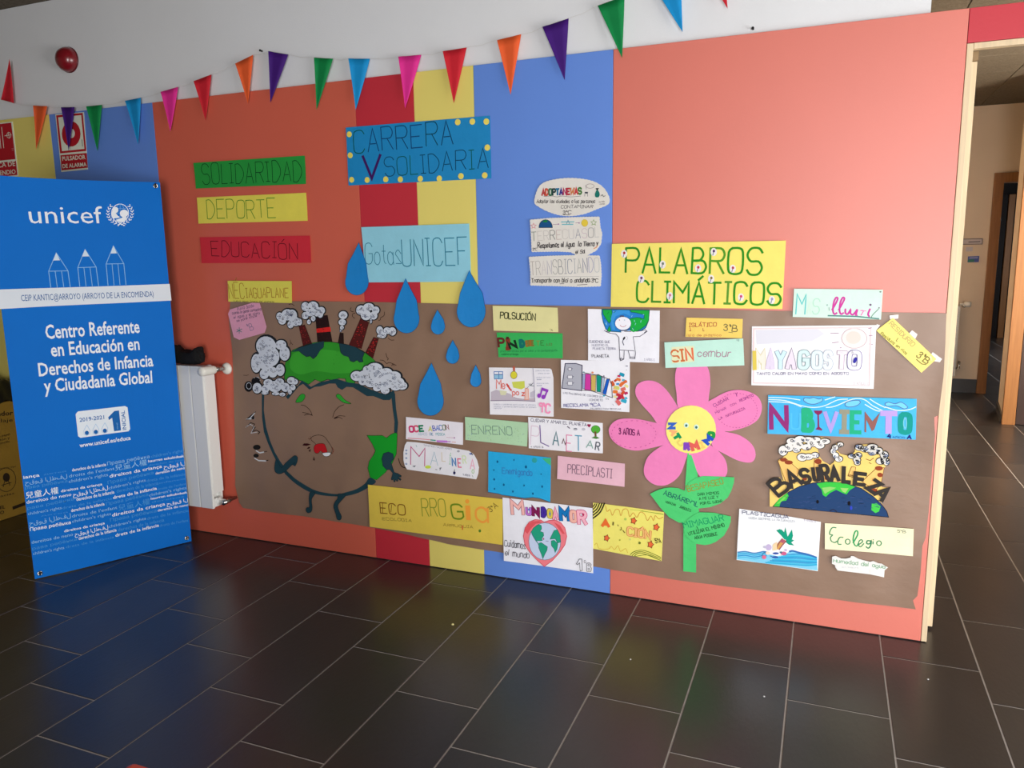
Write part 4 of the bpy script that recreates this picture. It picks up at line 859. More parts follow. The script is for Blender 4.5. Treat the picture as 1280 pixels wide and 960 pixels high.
ST = lambda x, y, r, c: I.line([(x + (r if i % 2 == 0 else r * .45) * math.sin(i * math.pi / 5), y - (r if i % 2 == 0 else r * .45) * math.cos(i * math.pi / 5)) for i in range(10)], 1.8, c, False, True)
ST(118, 168, 34, (208, 110, 130)); ST(838, 128, 36, (110, 150, 60))
I.poly([(182, 188)] + [(262 + 80 * math.cos(math.radians(180 + a)), 180 - 88 * math.sin(math.radians(a))) for a in range(10, 171, 20)] + [(342, 188)], (24, 78, 130), False, (20, 50, 60), 2).poly([(225, 110), (262, 95), (290, 105), (275, 125), (240, 125)], (26, 120, 60))
I.line([(350, 150), (405, 148)], 1.6, (150, 120, 150)).ell(415, 146, 8, 8, (160, 100, 160)).line([(450, 120), (600, 118)], 4, (110, 180, 190)).line([(460, 150), (590, 148)], 4, (110, 180, 190)).line([(510, 145), (530, 98), (550, 140)], 2, (70, 130, 150)).line([(620, 130), (655, 130)], 1.6, (150, 120, 150)).ell(663, 132, 8, 8, (160, 100, 160)).ell(730, 132, 38, 42, (222, 196, 70), (200, 170, 50), 1.5)
I.text('TERRECUASOL', 95, 348, 900, 300, 110, 2.2, [(110, 124, 110), (200, 194, 188), (196, 190, 186), (110, 112, 112), (196, 176, 172), (202, 196, 190), (196, 194, 196), (150, 150, 164), (200, 180, 190), (156, 154, 156), (186, 186, 184)], jit=.03)
I.scrib('Respetamos el Agua, la Tierra y', 165, 430, 890, 405, 56, 3, (64, 60, 62)).scrib('el Sol', 620, 500, 735, 495, 45, 3, (64, 60, 62)).text('3ºC', 105, 462, 158, 462, 30, 3, (60, 56, 56)).line([(840, 440), (870, 425), (885, 400)], 3, (230, 150, 90)); I.build('drawing', t)
P = [(62, 540), (300, 528), (600, 520), (905, 525), (922, 620), (930, 760), (920, 890), (700, 898), (400, 888), (80, 880), (80, 720)]
t, I = sign('word_card', 'white scallop-edged card lettered TRANSBICIANDO, lowest of the three on the blue panel', T2, scallop(T2, P, 32, 5), CW, .0055, GC)
I.text('TRANSBICIANDO', 85, 760, 905, 715, 165, 2.2, [(170, 158, 150), (176, 170, 164), (200, 192, 192), (164, 158, 176), (156, 156, 150), (130, 134, 134), (150, 150, 156), (120, 130, 150), (160, 164, 170), (160, 164, 160), (90, 100, 140), (160, 160, 190), (186, 190, 190)], jit=.02)
I.line([(120, 778), (900, 772)], 1.2, (170, 166, 164)).scrib('Transporte con bici o andando.', 90, 845, 800, 842, 50, 3, (72, 68, 68)).text('3ºC', 812, 845, 890, 845, 45, 3.5, (50, 50, 50)).line([(430, 862), (480, 860)], 2, (90, 86, 86)).line([(640, 876), (760, 868)], 2, (90, 86, 86)); I.build('drawing', t)
# large yellow title
PA = (750, 290, 5.12); G1 = (44, 140, 32)
t, I = sign('word_sign', 'large yellow paper sign lettered PALABROS CLIMÁTICOS', PA, [(77, 76), (1190, 55), (1167, 493), (70, 478)], (238, 222, 104), .0085, GC, .004)
I.text('PALABROS', 165, 258, 1030, 270, 155, 8, [(40, 128, 36), G1, G1, (58, 140, 30), G1, (80, 150, 40), G1, G1], jit=.025).text('CLIMÁTICOS', 238, 445, 1152, 468, 130, 8, [G1, (70, 140, 40), G1, G1, G1, G1, (90, 150, 50), G1, G1, G1], jit=.025); I.build('lettering', t)
for x, y, c in ((155, 140, (170, 40, 50)), (402, 208, (110, 120, 110)), (628, 232, (190, 50, 70)), (728, 128, (80, 40, 100)), (850, 235, (180, 60, 80)), (265, 300, (110, 50, 90)), (712, 300, (130, 110, 60)), (448, 410, (200, 120, 150)), (902, 418, (200, 50, 110)), (1100, 435, (150, 150, 190))):
    J = Ink(I.s, PA, .0006); J.ell(x, y, 20, 26, (232, 226, 222)).ell(x + 1, y - 6, 8, 9, c).line([(x - 2, y + 4), (x - 6, y + 20)], 3, (110, 130, 150)); J.build('flower_sticker', t)

# ---------------------------------------------------------------- paper signs over the mural
PO = (612, 380, 13.33); BKS = (40, 36, 40)
t, I = sign('word_sign', 'pale yellow paper strip lettered POLSUCIÓN', PO, [(52, 30), (600, 38), (1135, 62), (1148, 468), (600, 458), (68, 442)], (226, 220, 158), .0085)
I.text('POLSUCIÓN', 178, 240, 765, 272, 105, 4, (50, 56, 30)).text('6ºA', 985, 450, 1055, 450, 36, 2, (130, 130, 90)); I.build('lettering', t)
t, I = sign('word_sign', 'green paper strip with a word starting PIN, below the pale yellow strip', PO, [(120, 475), (1215, 490), (1218, 905), (150, 885)], (44, 176, 84), .0080)
I.text('P', 155, 715, 245, 715, 140, 10, (96, 40, 36)); I.build('lettering', t); I = Ink(I.s, PO)
I.text('I', 285, 745, 330, 745, 150, 16, (130, 52, 40)).line([(300, 560), (300, 575)], 12, (80, 36, 30)); I.build('lettering', t); I = Ink(I.s, PO)
I.text('N', 345, 745, 450, 720, 110, 11, (20, 44, 28)); I.build('lettering', t); I = Ink(I.s, PO)
I.text('D', 520, 712, 575, 710, 105, 13, (14, 110, 100))
I.text('ERRE', 615, 700, 735, 690, 80, 7, [(150, 100, 40), (120, 110, 50)]); I.build('lettering', t); I = Ink(I.s, PO)
I.text('TE', 785, 690, 905, 690, 75, 6, [(130, 140, 60), (60, 130, 60)]).text('LO', 950, 690, 1035, 690, 34, 6, (110, 84, 50)); I.build('lettering', t); I = Ink(I.s, PO)
I.scrib('pinos derretidos por el calor y la contaminación', 180, 800, 1130, 790, 34, 2, (44, 140, 80)).scrib('cuidemos el bosque', 200, 850, 480, 850, 30, 2, (36, 120, 70)); I.build('lettering', t)
NV = (52, 48, 120); GY = (150, 150, 160)
MT = (605, 450, 12.8)
t, I = sign('drawing_sheet', 'white drawing of a room with a medal, purple musical notes at its right', MT, [(82, 118), (600, 126), (1060, 135), (1085, 155), (1112, 280), (1118, 905), (102, 868)], (236, 234, 240), .0085)
I.poly([(115, 510), (200, 475), (420, 540), (480, 600), (640, 625), (820, 600), (820, 655), (600, 645), (115, 645)], (192, 182, 194)).poly([(740, 520), (820, 480), (815, 600), (740, 600)], (196, 190, 204))
I.poly([(448, 350), (650, 335), (655, 440), (600, 470), (470, 440)], (206, 212, 90)).poly([(250, 480), (370, 500), (350, 560), (270, 560)], (216, 216, 180)).poly([(165, 225), (305, 225), (302, 298), (170, 300)], (150, 196, 222)).line([(165, 185), (303, 185), (302, 298), (170, 302)], 3, (80, 130, 190), False, True).line([(168, 232), (303, 232)], 3, (60, 90, 160)).line([(240, 185), (242, 300)], 3, (70, 130, 190))
I.poly([(462, 100), (500, 100), (500, 190), (468, 190)], (190, 96, 76)).ell(480, 240, 52, 60, (218, 210, 60), (130, 120, 80), 2).line([(785, 125), (800, 300), (815, 655)], 2.4, (150, 146, 170)).line([(115, 648), (480, 645), (820, 658)], 3.5, (140, 128, 146)).line([(480, 590), (540, 620), (700, 630)], 2, (170, 150, 160))
I.text('Me', 205, 460, 340, 460, 130, 4, (222, 120, 110), jit=.1).text('t', 425, 490, 440, 480, 120, 7, (214, 70, 60)).text('po', 460, 560, 560, 560, 80, 4, (220, 120, 110)).text('z', 610, 570, 650, 570, 70, 4, (216, 80, 60)).poly([(665, 450), (710, 460), (720, 630), (655, 635)], (232, 196, 186), False, (226, 150, 130), 3)
I.line([(685, 455), (740, 400), (700, 440)], 2.4, (90, 96, 110)).line([(720, 380), (745, 410), (790, 365)], 2.4, (90, 96, 110)).line([(750, 380), (760, 410), (800, 415)], 2.4, (90, 96, 110))
for y, a, b in ((178, 830, 1060), (220, 870, 1060), (285, 840, 1070), (318, 850, 920), (380, 845, 1040), (415, 850, 930)): I.scrib('palabras del metro', a, y, b, y, 18, 1.6, (176, 178, 196))
for y, a, b in ((712, 160, 830), (748, 170, 840), (778, 170, 290)): I.scrib('música y palabras para cuidar el planeta' if b > 400 else 'reciclar', a, y, b, y + 15 if b > 400 else y, 20, 1.6, (168, 172, 190))
PU = (150, 64, 190); I.ell(885, 570, 30, 36, PU).ell(955, 590, 34, 36, PU).line([(905, 570), (935, 455)], 7, PU).line([(978, 590), (1015, 490)], 7, PU).line([(935, 462), (1020, 490)], 12, PU).text('9ºC', 890, 820, 1060, 840, 140, 7, (246, 150, 190)); I.build('drawing', t)
PL = (730, 380, 12)
t, I = sign('drawing_sheet', 'white drawing of a person with the globe as hair', PL, [(62, 72), (1140, 98), (1128, 885), (62, 845)], (240, 240, 248), .0080)
I.poly([(272, 78), (985, 92), (970, 250), (930, 350), (860, 400), (740, 430), (640, 400), (560, 420), (400, 410), (330, 380), (290, 270), (268, 150)], (40, 128, 206), False, (24, 90, 110), 3)
for Q in ([(285, 85), (420, 85), (430, 200), (380, 290), (330, 220), (290, 150)], [(350, 400), (385, 320), (405, 400), (380, 420)], [(690, 90), (980, 95), (975, 240), (930, 320), (850, 380), (760, 430), (700, 400), (690, 220), (800, 200), (900, 220), (910, 160), (780, 130), (710, 120)]): I.poly(Q, (26, 172, 66), False, (24, 100, 80), 2.5)
I.poly([(430, 130), (520, 85), (680, 95), (700, 180), (600, 140), (480, 180), (440, 260), (470, 390), (420, 380), (405, 220)], (60, 150, 220))
rr = random.Random(2)
for _ in range(34):
    x, y = rr.uniform(300, 950), rr.uniform(100, 380)
    if ((x - 588) / 140) ** 2 + ((y - 290) / 120) ** 2 > 1: I.line([(x, y), (x + rr.uniform(-26, 26), y + rr.uniform(8, 34))], 2, rr.choice(((20, 90, 150), (16, 120, 60), (150, 210, 230))))
I.ell(588, 290, 122, 102, (240, 240, 248), (40, 90, 140), 1.6).line([(545, 185), (560, 175), (575, 185), (590, 175), (600, 188)], 3, (80, 50, 40)).line([(545, 315), (560, 335), (585, 342), (615, 335), (632, 315)], 1.8, (190, 110, 120), True).ell(535, 240, 7, 9, (206, 110, 100)).ell(610, 240, 8, 9, (180, 200, 220))
O_ = (70, 66, 84)
I.poly([(560, 405), (700, 400), (740, 420), (930, 385), (945, 410), (850, 480), (745, 490), (765, 700), (535, 690), (535, 520), (470, 450), (560, 430)], (240, 240, 248))
for Q in ([(540, 402), (610, 400), (690, 370)], [(610, 410), (710, 412)], [(350, 420), (400, 440), (480, 450), (525, 500), (535, 700), (540, 830), (600, 820), (605, 700)], [(790, 410), (860, 402), (925, 385), (948, 410), (900, 445), (840, 485), (740, 490), (755, 600), (775, 740), (765, 820), (690, 815), (690, 790), (665, 700)], [(540, 690), (750, 700)], [(540, 835), (560, 800), (545, 850), (580, 838), (600, 825)], [(690, 795), (765, 795)], [(305, 395), (330, 410), (365, 405), (335, 420)], [(905, 430), (945, 400)]): I.line(Q, 2.4, O_)
I.ell(602, 515, 14, 28, (30, 28, 40), None, 0, .5).line([(588, 540), (580, 570), (598, 615)], 3.4, (90, 90, 110)).ring(640, 510, 16, 28, 1.6, (210, 206, 216))
I.text('CUIDEMOS QUE', 80, 580, 390, 585, 34, 2, (130, 128, 150)).text('NUESTRO EL', 120, 632, 370, 632, 28, 2, (140, 138, 160)).text('PLANETA TIERRA', 135, 685, 480, 685, 32, 2, (140, 138, 160)).text('PLANETA', 122, 802, 375, 802, 42, 4, (52, 50, 66)).text('3 AÑOS C', 905, 845, 1065, 850, 28, 2, (160, 158, 176)); I.build('drawing', t)
RE = (695, 445, 12.8)
t, I = sign('drawing_sheet', 'white drawing of a grey bin pouring out coloured paper scraps', RE, [(78, 62), (515, 72), (1182, 92), (1178, 895), (600, 860), (82, 830)], (240, 240, 247), .0095)
I.poly([(148, 120), (320, 120), (418, 150), (410, 555), (250, 535), (95, 515)], (176, 178, 190), False, (60, 56, 84), 3.5)
for cx, cy, r in ((222, 208, 26), (225, 335, 36), (225, 435, 38)): I.poly([(cx - r, cy - r * .7), (cx + r, cy - r * .7), (cx + r, cy + r * .8), (cx - r, cy + r * .8)], (228, 228, 234), False, (110, 110, 130), 2).line([(cx - r * 1.7, cy), (cx - r, cy)], 2, (110, 110, 130)).line([(cx + r, cy - 10), (cx + r * 1.6, cy - 8), (cx + r, cy + 12)], 2, (110, 110, 130))
for Q, c in (([(425, 285), (470, 285), (460, 525), (425, 520)], (160, 166, 204)), ([(470, 285), (555, 290), (560, 548), (460, 540)], (206, 60, 160)), ([(565, 305), (640, 305), (635, 570), (562, 550)], (206, 178, 96)), ([(650, 300), (680, 292), (728, 325), (715, 580), (655, 570)], (10, 148, 126)), ([(735, 335), (780, 350), (750, 590), (725, 590)], (176, 190, 214)), ([(810, 375), (860, 360), (800, 620), (748, 600)], (20, 92, 196))): I.poly(Q, c, False, (70, 60, 84), 1.5)
I.line([(430, 262), (560, 290), (700, 310), (860, 375), (890, 430), (905, 665), (700, 600), (560, 556), (410, 545)], 2.6, (80, 80, 80)).ell(585, 265, 18, 16, (220, 140, 100)).ell(445, 258, 14, 10, (100, 150, 160)).ell(770, 635, 18, 12, (40, 170, 200)).ell(768, 325, 10, 18, (120, 110, 130))
I.text('LAS PALABRAS DE COLORES EN', 118, 600, 750, 668, 26, 2.4, (110, 110, 130)).text('CONCRETO', 540, 715, 750, 720, 30, 2.2, (110, 110, 130)).text('DI', 800, 690, 850, 698, 22, 2.2, (110, 110, 130)).text('RECICLAMA', 130, 815, 520, 805, 46, 4.5, (64, 60, 140)).text('9CA', 555, 805, 715, 805, 50, 4.5, (64, 60, 140)).text('PALABRAS PARA RECICLAR', 555, 850, 1045, 858, 22, 2.2, (120, 118, 136)).line([(910, 765), (930, 790)], 2, (170, 170, 180)).line([(1120, 158), (1150, 160)], 3, (90, 90, 110)).line([(1125, 222), (1135, 222)], 2, (150, 150, 160)); I.build('drawing', t)
SC = (((1055, 298), 40, .4, (30, 150, 180)), ((1008, 322), 24, .2, (190, 40, 90)), ((955, 392), 26, -.6, (190, 60, 40)), ((1000, 375), 34, .3, (226, 120, 60)), ((905, 440), 40, 1.1, (206, 90, 50)), ((990, 448), 24, 0, (70, 150, 210)), ((1085, 388), 24, .3, (90, 170, 200)), ((1105, 415), 34, -.5, (220, 110, 60)), ((1050, 455), 40, -.8, (224, 112, 56)), ((970, 510), 44, .2, (206, 206, 110)), ((940, 520), 20, .3, (240, 190, 110)), ((1078, 530), 38, -.3, (220, 110, 100)),
      ((1130, 480), 30, .6, (232, 226, 150)), ((950, 572), 38, .1, (226, 120, 50)), ((1025, 590), 24, .2, (226, 190, 190)), ((1075, 590), 36, -.9, (210, 80, 50)), ((1125, 595), 28, -.4, (186, 36, 96)), ((1000, 620), 34, .3, (200, 50, 60)), ((1040, 650), 44, -.2, (196, 36, 66)), ((1005, 680), 34, -.5, (170, 30, 90)), ((950, 650), 26, .2, (232, 220, 160)), ((1115, 678), 30, -.4, (90, 180, 210)), ((1090, 715), 44, .4, (50, 170, 200)), ((1000, 740), 46, .9, (222, 112, 110)), ((1075, 670), 24, .2, (200, 60, 60)))
for i, ((x, y), r, a, c) in enumerate(SC):
    J = Ink(I.s, RE, .0007 + .00008 * i); q = [(x + r * p * math.cos(a) - r * .62 * q_ * math.sin(a), y + r * p * math.sin(a) + r * .62 * q_ * math.cos(a)) for p, q_ in ((-1, -1), (.2, -1.2), (1, -1), (1.1, .2), (1, 1), (-1, 1))]
    J.poly(q, c); J.build('paper_scrap', t)
OC = (500, 510, 10.109)
t, I = sign('word_sign', 'white paper strip lettered OCEABACON in many colours, right of the globe', OC, [(78, 112), (440, 148), (798, 185), (797, 465), (80, 390)], (236, 232, 240), .0085)
I.text('OCE', 128, 300, 300, 290, 66, 8, [(206, 50, 110), (214, 90, 120), (20, 130, 90)], jit=.02).text('A', 365, 288, 405, 290, 52, 5, (206, 206, 110)).text('BACON', 420, 285, 620, 270, 60, 7, [(56, 80, 180), (60, 110, 200), (60, 110, 190), (90, 130, 90), (140, 46, 50)], jit=.04).text('ABACO  DE  PESCA', 235, 342, 570, 345, 30, 3.4, [(180, 196, 214)] * 5 + [(60, 130, 170)] * 2 + [(80, 170, 180)] * 6)
I.line([(105, 380), (250, 388), (400, 402)], 4, (224, 150, 160)).line([(390, 402), (450, 408)], 5, (30, 150, 130)).poly([(460, 405), (600, 410), (600, 438), (470, 430)], (196, 130, 214)).line([(600, 425), (640, 425)], 4, (180, 100, 190)).line([(590, 370), (690, 378)], 1.8, (200, 150, 170)).ell(690, 376, 8, 10, (170, 110, 170)).line([(660, 430), (705, 432)], 3, (214, 150, 140)); I.build('lettering', t)
t, I = sign('word_sign', 'white paper strip with rounded ends lettered MALINERA in thin coloured letters', OC, [(90, 425), (200, 432), (300, 445), (450, 470), (600, 492), (760, 520), (870, 540), (935, 585), (975, 660), (998, 750), (990, 830), (965, 900), (860, 885), (500, 835), (90, 776), (62, 730), (44, 660), (44, 560), (62, 470)], (237, 236, 241), .0088)
I.text('M', 135, 705, 312, 725, 230, 4, (196, 70, 130)).text('A', 388, 712, 480, 725, 170, 2.6, (160, 190, 206)).text('L', 530, 672, 575, 678, 110, 2.6, (216, 196, 150)).text('Í', 622, 705, 640, 708, 120, 2.6, (150, 206, 170)).text('N', 665, 725, 708, 728, 95, 6, (70, 130, 190)).text('E', 738, 748, 776, 750, 100, 5, (220, 90, 130)).text('R', 800, 700, 840, 700, 90, 6, (214, 226, 190)).text('A', 890, 765, 945, 770, 120, 4, (236, 170, 196))
I.ell(355, 745, 38, 20, (206, 226, 80)).ell(688, 820, 16, 20, (40, 40, 90)).line([(685, 805), (692, 778)], 3, (40, 40, 60)).scrib('TENEMOS MALOS AIRES', 300, 478, 655, 528, 18, 2, (150, 150, 170)).ell(895, 578, 18, 12, (110, 130, 190)).line([(905, 570), (920, 592)], 4, (40, 44, 70)).ell(740, 545, 18, 14, (170, 170, 180)).line([(165, 735), (195, 730), (180, 745)], 4, (110, 120, 130)).line([(450, 775), (470, 780)], 3, (120, 120, 130)).line([(500, 760), (520, 755), (505, 782)], 3, (70, 70, 90)).ring(925, 800, 14, 24, 2.5, (150, 190, 120)).line([(915, 850), (925, 872)], 2, (130, 150, 130)).text('5 AÑOS B', 800, 850, 885, 862, 20, 2, (110, 110, 130)).line([(205, 470), (215, 490)], 3, (160, 190, 190))
for y in (535, 575, 632, 705): I.ell(82, y, 14, 14, (176, 190, 214)).line([(76, y), (90, y + 6)], 2, (100, 120, 160))
I.build('lettering', t)
EN = (575, 515, 6.919)
t, I = sign('word_sign', 'pale green paper strip lettered ENRENO in thin grey capitals', EN, [(48, 40), (588, 92), (582, 298), (48, 240)], (178, 216, 176), .0085)
I.text('ENRENO', 105, 188, 452, 200, 72, 2.6, (96, 130, 120), jit=.04)
rr = random.Random(9)
for _ in range(60): x = rr.uniform(70, 565); y = rr.uniform(90, 230) + (x - 70) * .09; I.line([(x, y), (x + rr.uniform(-3, 3), y + rr.uniform(3, 7))], 2, rr.choice(((140, 176, 150), (130, 160, 190), (150, 190, 120))))
I.build('lettering', t)
t, I = sign('word_sign', 'white paper sign lettered PLANETAR with a small drawn tree', EN, [(590, 42), (900, 68), (1235, 95), (1238, 355), (900, 338), (597, 312)], (239, 238, 244), .0092)
I.text('CUIDAR Y AMAR EL PLANETA', 615, 80, 1095, 122, 24, 3, (84, 80, 110), jit=.04).ell(1110, 112, 9, 8, (150, 30, 80)).ell(1125, 112, 9, 8, (150, 30, 80)).poly([(1101, 115), (1134, 115), (1118, 134)], (150, 30, 80))
I.text('P', 612, 275, 682, 285, 165, 3, (222, 196, 214)).line([(692, 115), (700, 262), (770, 295)], 4, (110, 80, 150)).text('A', 805, 285, 855, 292, 120, 4.5, (70, 120, 130)).text('N', 885, 270, 912, 280, 40, 4, (96, 60, 70)).text('E', 922, 330, 968, 335, 130, 4, (226, 140, 176)).text('T', 1000, 330, 1055, 335, 120, 4.5, (90, 160, 190)).text('A', 1095, 305, 1150, 312, 56, 4, (130, 170, 160)).text('R', 1172, 322, 1205, 328, 62, 4.5, (70, 76, 90)).text('4 AÑOS B', 615, 305, 722, 308, 12, 2.6, (80, 80, 96))
I.ell(1175, 150, 38, 34, (84, 176, 60), (50, 120, 50), 2).line([(1172, 172), (1175, 212)], 8, (116, 76, 50)).poly([(1138, 222), (1175, 206), (1210, 224), (1180, 232)], (76, 130, 60)).line([(930, 125), (950, 140)], 4, (80, 60, 90)).ell(1000, 148, 18, 10, (180, 180, 190)).ell(1070, 148, 16, 12, (196, 196, 206)).line([(990, 142), (1010, 142)], 3, (90, 90, 110)); I.build('lettering', t)
BL_ = (605, 560, 13.71)
t, I = sign('word_sign', 'sky blue paper sheet with a wavy cut lower edge and small dark dots', BL_, [(75, 55), (600, 108), (1150, 165), (1140, 922), (1060, 890), (960, 858), (840, 842), (700, 856), (600, 842), (500, 824), (320, 802), (250, 778), (75, 748)], (28, 170, 226), .0080)
I.text('Enemigando', 315, 435, 825, 480, 100, 3.4, (54, 130, 196), jit=.05).poly([(1000, 178), (1148, 170), (1148, 300), (1080, 255)], (66, 184, 130)).ell(868, 210, 44, 44, (48, 160, 160))
for x, y, r in ((232, 235, 16), (515, 205, 11), (720, 325, 20), (170, 378, 10), (980, 448, 9), (178, 537, 15), (342, 630, 15), (690, 642, 12), (1000, 660, 15), (185, 697, 12), (498, 745, 13), (842, 780, 14)): I.ell(x, y, r, r * 1.2, (10, 90, 140)).line([(x, y - r * 1.6), (x, y)], 2, (10, 90, 140))
I.line([(75, 752), (250, 780), (320, 803), (500, 826), (600, 843), (700, 858), (840, 845), (960, 860), (1138, 922)], 2, (16, 90, 140)); I.build('lettering', t)
A4 = (490, 500, 4.571)
t, I = sign('word_sign', 'pink paper strip lettered PRECIPLASTI', A4, [(948, 318), (1332, 362), (1330, 494), (945, 450)], (232, 184, 200), .0085)
I.text('PRECIPLASTI', 1005, 415, 1258, 446, 50, 3, (120, 90, 110), jit=.05); I.build('lettering', t)
EC = (450, 590, 6.4); MR = (122, 70, 20)
t, I = sign('word_sign', 'long yellow paper strip lettered ECORROGIA along the lower edge of the mural', EC, [(65, 100), (600, 158), (1140, 218), (1142, 582), (600, 506), (82, 435)], (224, 196, 76), .0095)
I.text('ECO', 168, 328, 365, 345, 80, 4.5, MR, jit=.03).line([(182, 250), (184, 325)], 3, MR).line([(255, 262), (250, 320)], 3, MR); I.build('lettering', t); I = Ink(I.s, EC)
I.text('RRO', 502, 350, 690, 358, 135, 4.5, (140, 150, 50), jit=.03).text('G', 745, 370, 832, 372, 105, 8, (110, 140, 30)).line([(862, 280), (868, 372)], 24, (240, 160, 60)).ell(858, 235, 16, 18, (240, 160, 60)).text('a', 932, 385, 1025, 395, 170, 10, (238, 160, 66))
I.text('3ºA', 1045, 322, 1105, 278, 40, 3, (120, 96, 40)).text('ECOLOGIA', 182, 382, 415, 396, 20, 3, (140, 116, 50), jit=.1).text('ARRUGUIA', 668, 430, 905, 448, 20, 3, (160, 130, 50), jit=.1).ell(960, 470, 10, 12, (90, 130, 40)).line([(820, 430), (822, 458)], 6, (214, 110, 60)); I.build('lettering', t)
MU = (620, 615, 9.6)
t, I = sign('drawing_sheet', 'white sheet lettered MUNDOAMOR with a red heart around a globe', MU, [(78, 65), (620, 128), (1160, 190), (1170, 970), (600, 892), (95, 825)], (240, 240, 248), .0102)
for ch, x0, x1, y, h, wf, c, oc in (('M', 190, 335, 262, 150, 15, (244, 186, 180), (160, 90, 110)), ('U', 362, 425, 268, 78, 10, (196, 120, 216), (120, 40, 120)), ('N', 440, 520, 278, 88, 13, (130, 28, 84), (100, 20, 70)), ('D', 550, 600, 288, 95, 14, (70, 44, 160), (50, 30, 110)), ('O', 622, 678, 300, 90, 11, (226, 206, 90), (140, 130, 60)), ('A', 685, 748, 322, 120, 11, (246, 176, 196), (190, 70, 120)), ('M', 775, 885, 332, 130, 16, (20, 120, 190), (20, 70, 130)), ('O', 898, 968, 345, 112, 15, (244, 186, 170), (190, 100, 110)), ('R', 990, 1090, 375, 145, 15, (248, 184, 200), (200, 70, 120))):
    I.text(ch, x0 + 8, y, x1 - 8, y + 4, h, wf - 3, c, oc, wf + 2, jit=.01)
I.ell(395, 210, 10, 14, (90, 110, 210)).ell(1050, 268, 14, 14, (190, 30, 90)).ell(648, 260, 10, 16, (90, 140, 200))
HT = [(582, 362), (540, 335), (470, 330), (400, 360), (350, 430), (330, 530), (350, 640), (420, 740), (500, 820), (582, 892), (680, 820), (770, 720), (830, 630), (852, 530), (830, 430), (780, 365), (710, 335), (640, 340)]
I.poly(HT, (240, 128, 138), False, (206, 60, 80), 2.6)
for Q in ([(345, 470), (370, 390), (440, 350), (520, 345), (560, 365), (480, 380), (420, 440), (380, 500)], [(700, 360), (770, 400), (830, 500), (800, 500), (740, 420)]): I.poly(Q, (226, 88, 96))
I.poly(I.circ(588, 590, 192, 222, 24), (198, 212, 238), False, (70, 130, 150), 2)
TG = (36, 160, 126)
for Q in ([(425, 480), (450, 430), (515, 388), (545, 400), (550, 440), (530, 470), (570, 485), (575, 520), (550, 560), (560, 580), (530, 585), (490, 580), (500, 615), (470, 570), (440, 520)], [(515, 612), (545, 605), (620, 655), (615, 695), (590, 740), (565, 800), (545, 740), (515, 670)], [(680, 500), (700, 460), (740, 450), (775, 520), (775, 600), (740, 610), (715, 560), (680, 560), (650, 565), (665, 530)], [(665, 585), (700, 575), (745, 620), (735, 680), (712, 725), (700, 680), (668, 640)]): I.poly(Q, TG, False, (30, 110, 100), 2)
I.ell(572, 560, 10, 12, (170, 90, 130)).line([(600, 586), (632, 588)], 2, (130, 110, 160)).line([(425, 480), (500, 600), (530, 680)], 2, (60, 130, 150))
I.scrib('Cuidamos', 105, 650, 355, 682, 78, 2.6, (76, 74, 84)).scrib('el mundo', 112, 752, 400, 795, 70, 2.6, (76, 74, 84)).line([(968, 858), (1005, 800), (1035, 800), (1042, 935), (1015, 940), (1008, 845), (985, 868)], 2.4, (96, 94, 100), False, True).ring(1072, 830, 10, 16, 2, (120, 118, 124)).line([(1095, 945), (1092, 850), (1130, 845), (1148, 865), (1140, 890), (1152, 910), (1145, 945)], 2.4, (110, 108, 114), False, True).ring(1118, 872, 10, 10, 2, (110, 108, 114)).ring(1120, 918, 11, 11, 2, (110, 108, 114)); I.build('drawing', t)
AC = (735, 620, 11.29); OR_ = (206, 140, 50); OL = (70, 70, 26)
t, I = sign('drawing_sheet', 'yellow sheet with orange flowers and black striped corner, word ending CIÓN', AC, [(75, 90), (560, 152), (1075, 225), (1040, 915), (500, 822), (70, 740)], (238, 228, 112), .0085)
for i, (x, y) in enumerate(((235, 310), (200, 268), (165, 228), (130, 185), (105, 145))): I.line([(x, 100 + i), (75 + (x - 75) * .62, 100 + (y - 100) * .6), (75, y)], 6 - i * .5, (44, 40, 24), True)
I.line([(250, 130), (270, 215), (315, 190), (345, 270), (390, 190), (440, 195), (465, 275), (500, 190), (560, 190), (590, 290), (640, 235), (690, 300), (740, 225), (800, 255), (840, 345), (890, 280), (925, 345), (950, 275), (1000, 320), (1060, 295)], 2.4, OR_, True).line([(95, 690), (125, 665), (160, 740), (290, 745), (330, 710), (375, 755), (425, 700), (460, 780), (530, 740), (560, 800)], 2.2, (214, 176, 60), True)
I.line([(600, 190), (760, 205), (1065, 262)], 2, (160, 180, 60)).line([(760, 212), (1065, 250)], 2, (140, 160, 60))
for y in (0, 24, 48): I.line([(600 + y, 825 + y * .6), (660 + y, 780 + y * .55), (800, 768 + y), (1030, 862 + y * .9)], 3, (110, 124, 40), True)
I.line([(670, 850), (850, 830), (1025, 905)], 2.4, (110, 124, 40), True)
for x, y, r in ((645, 348, 44), (965, 438, 46), (265, 592, 42), (884, 682, 46)):
    I.poly([(x + r * (1 if k % 2 == 0 else .62) * math.sin(k * math.pi / 5 + .3), y - r * 1.15 * (1 if k % 2 == 0 else .62) * math.cos(k * math.pi / 5 + .3)) for k in range(10)], (236, 110, 60), False, (120, 60, 30), 2.6)
for x, y, r, c in ((530, 325, 18, (176, 196, 90)), (450, 620, 12, (170, 170, 60)), (595, 610, 16, (214, 214, 120)), (730, 660, 18, (110, 120, 40))): I.ell(x, y, r, r, c)
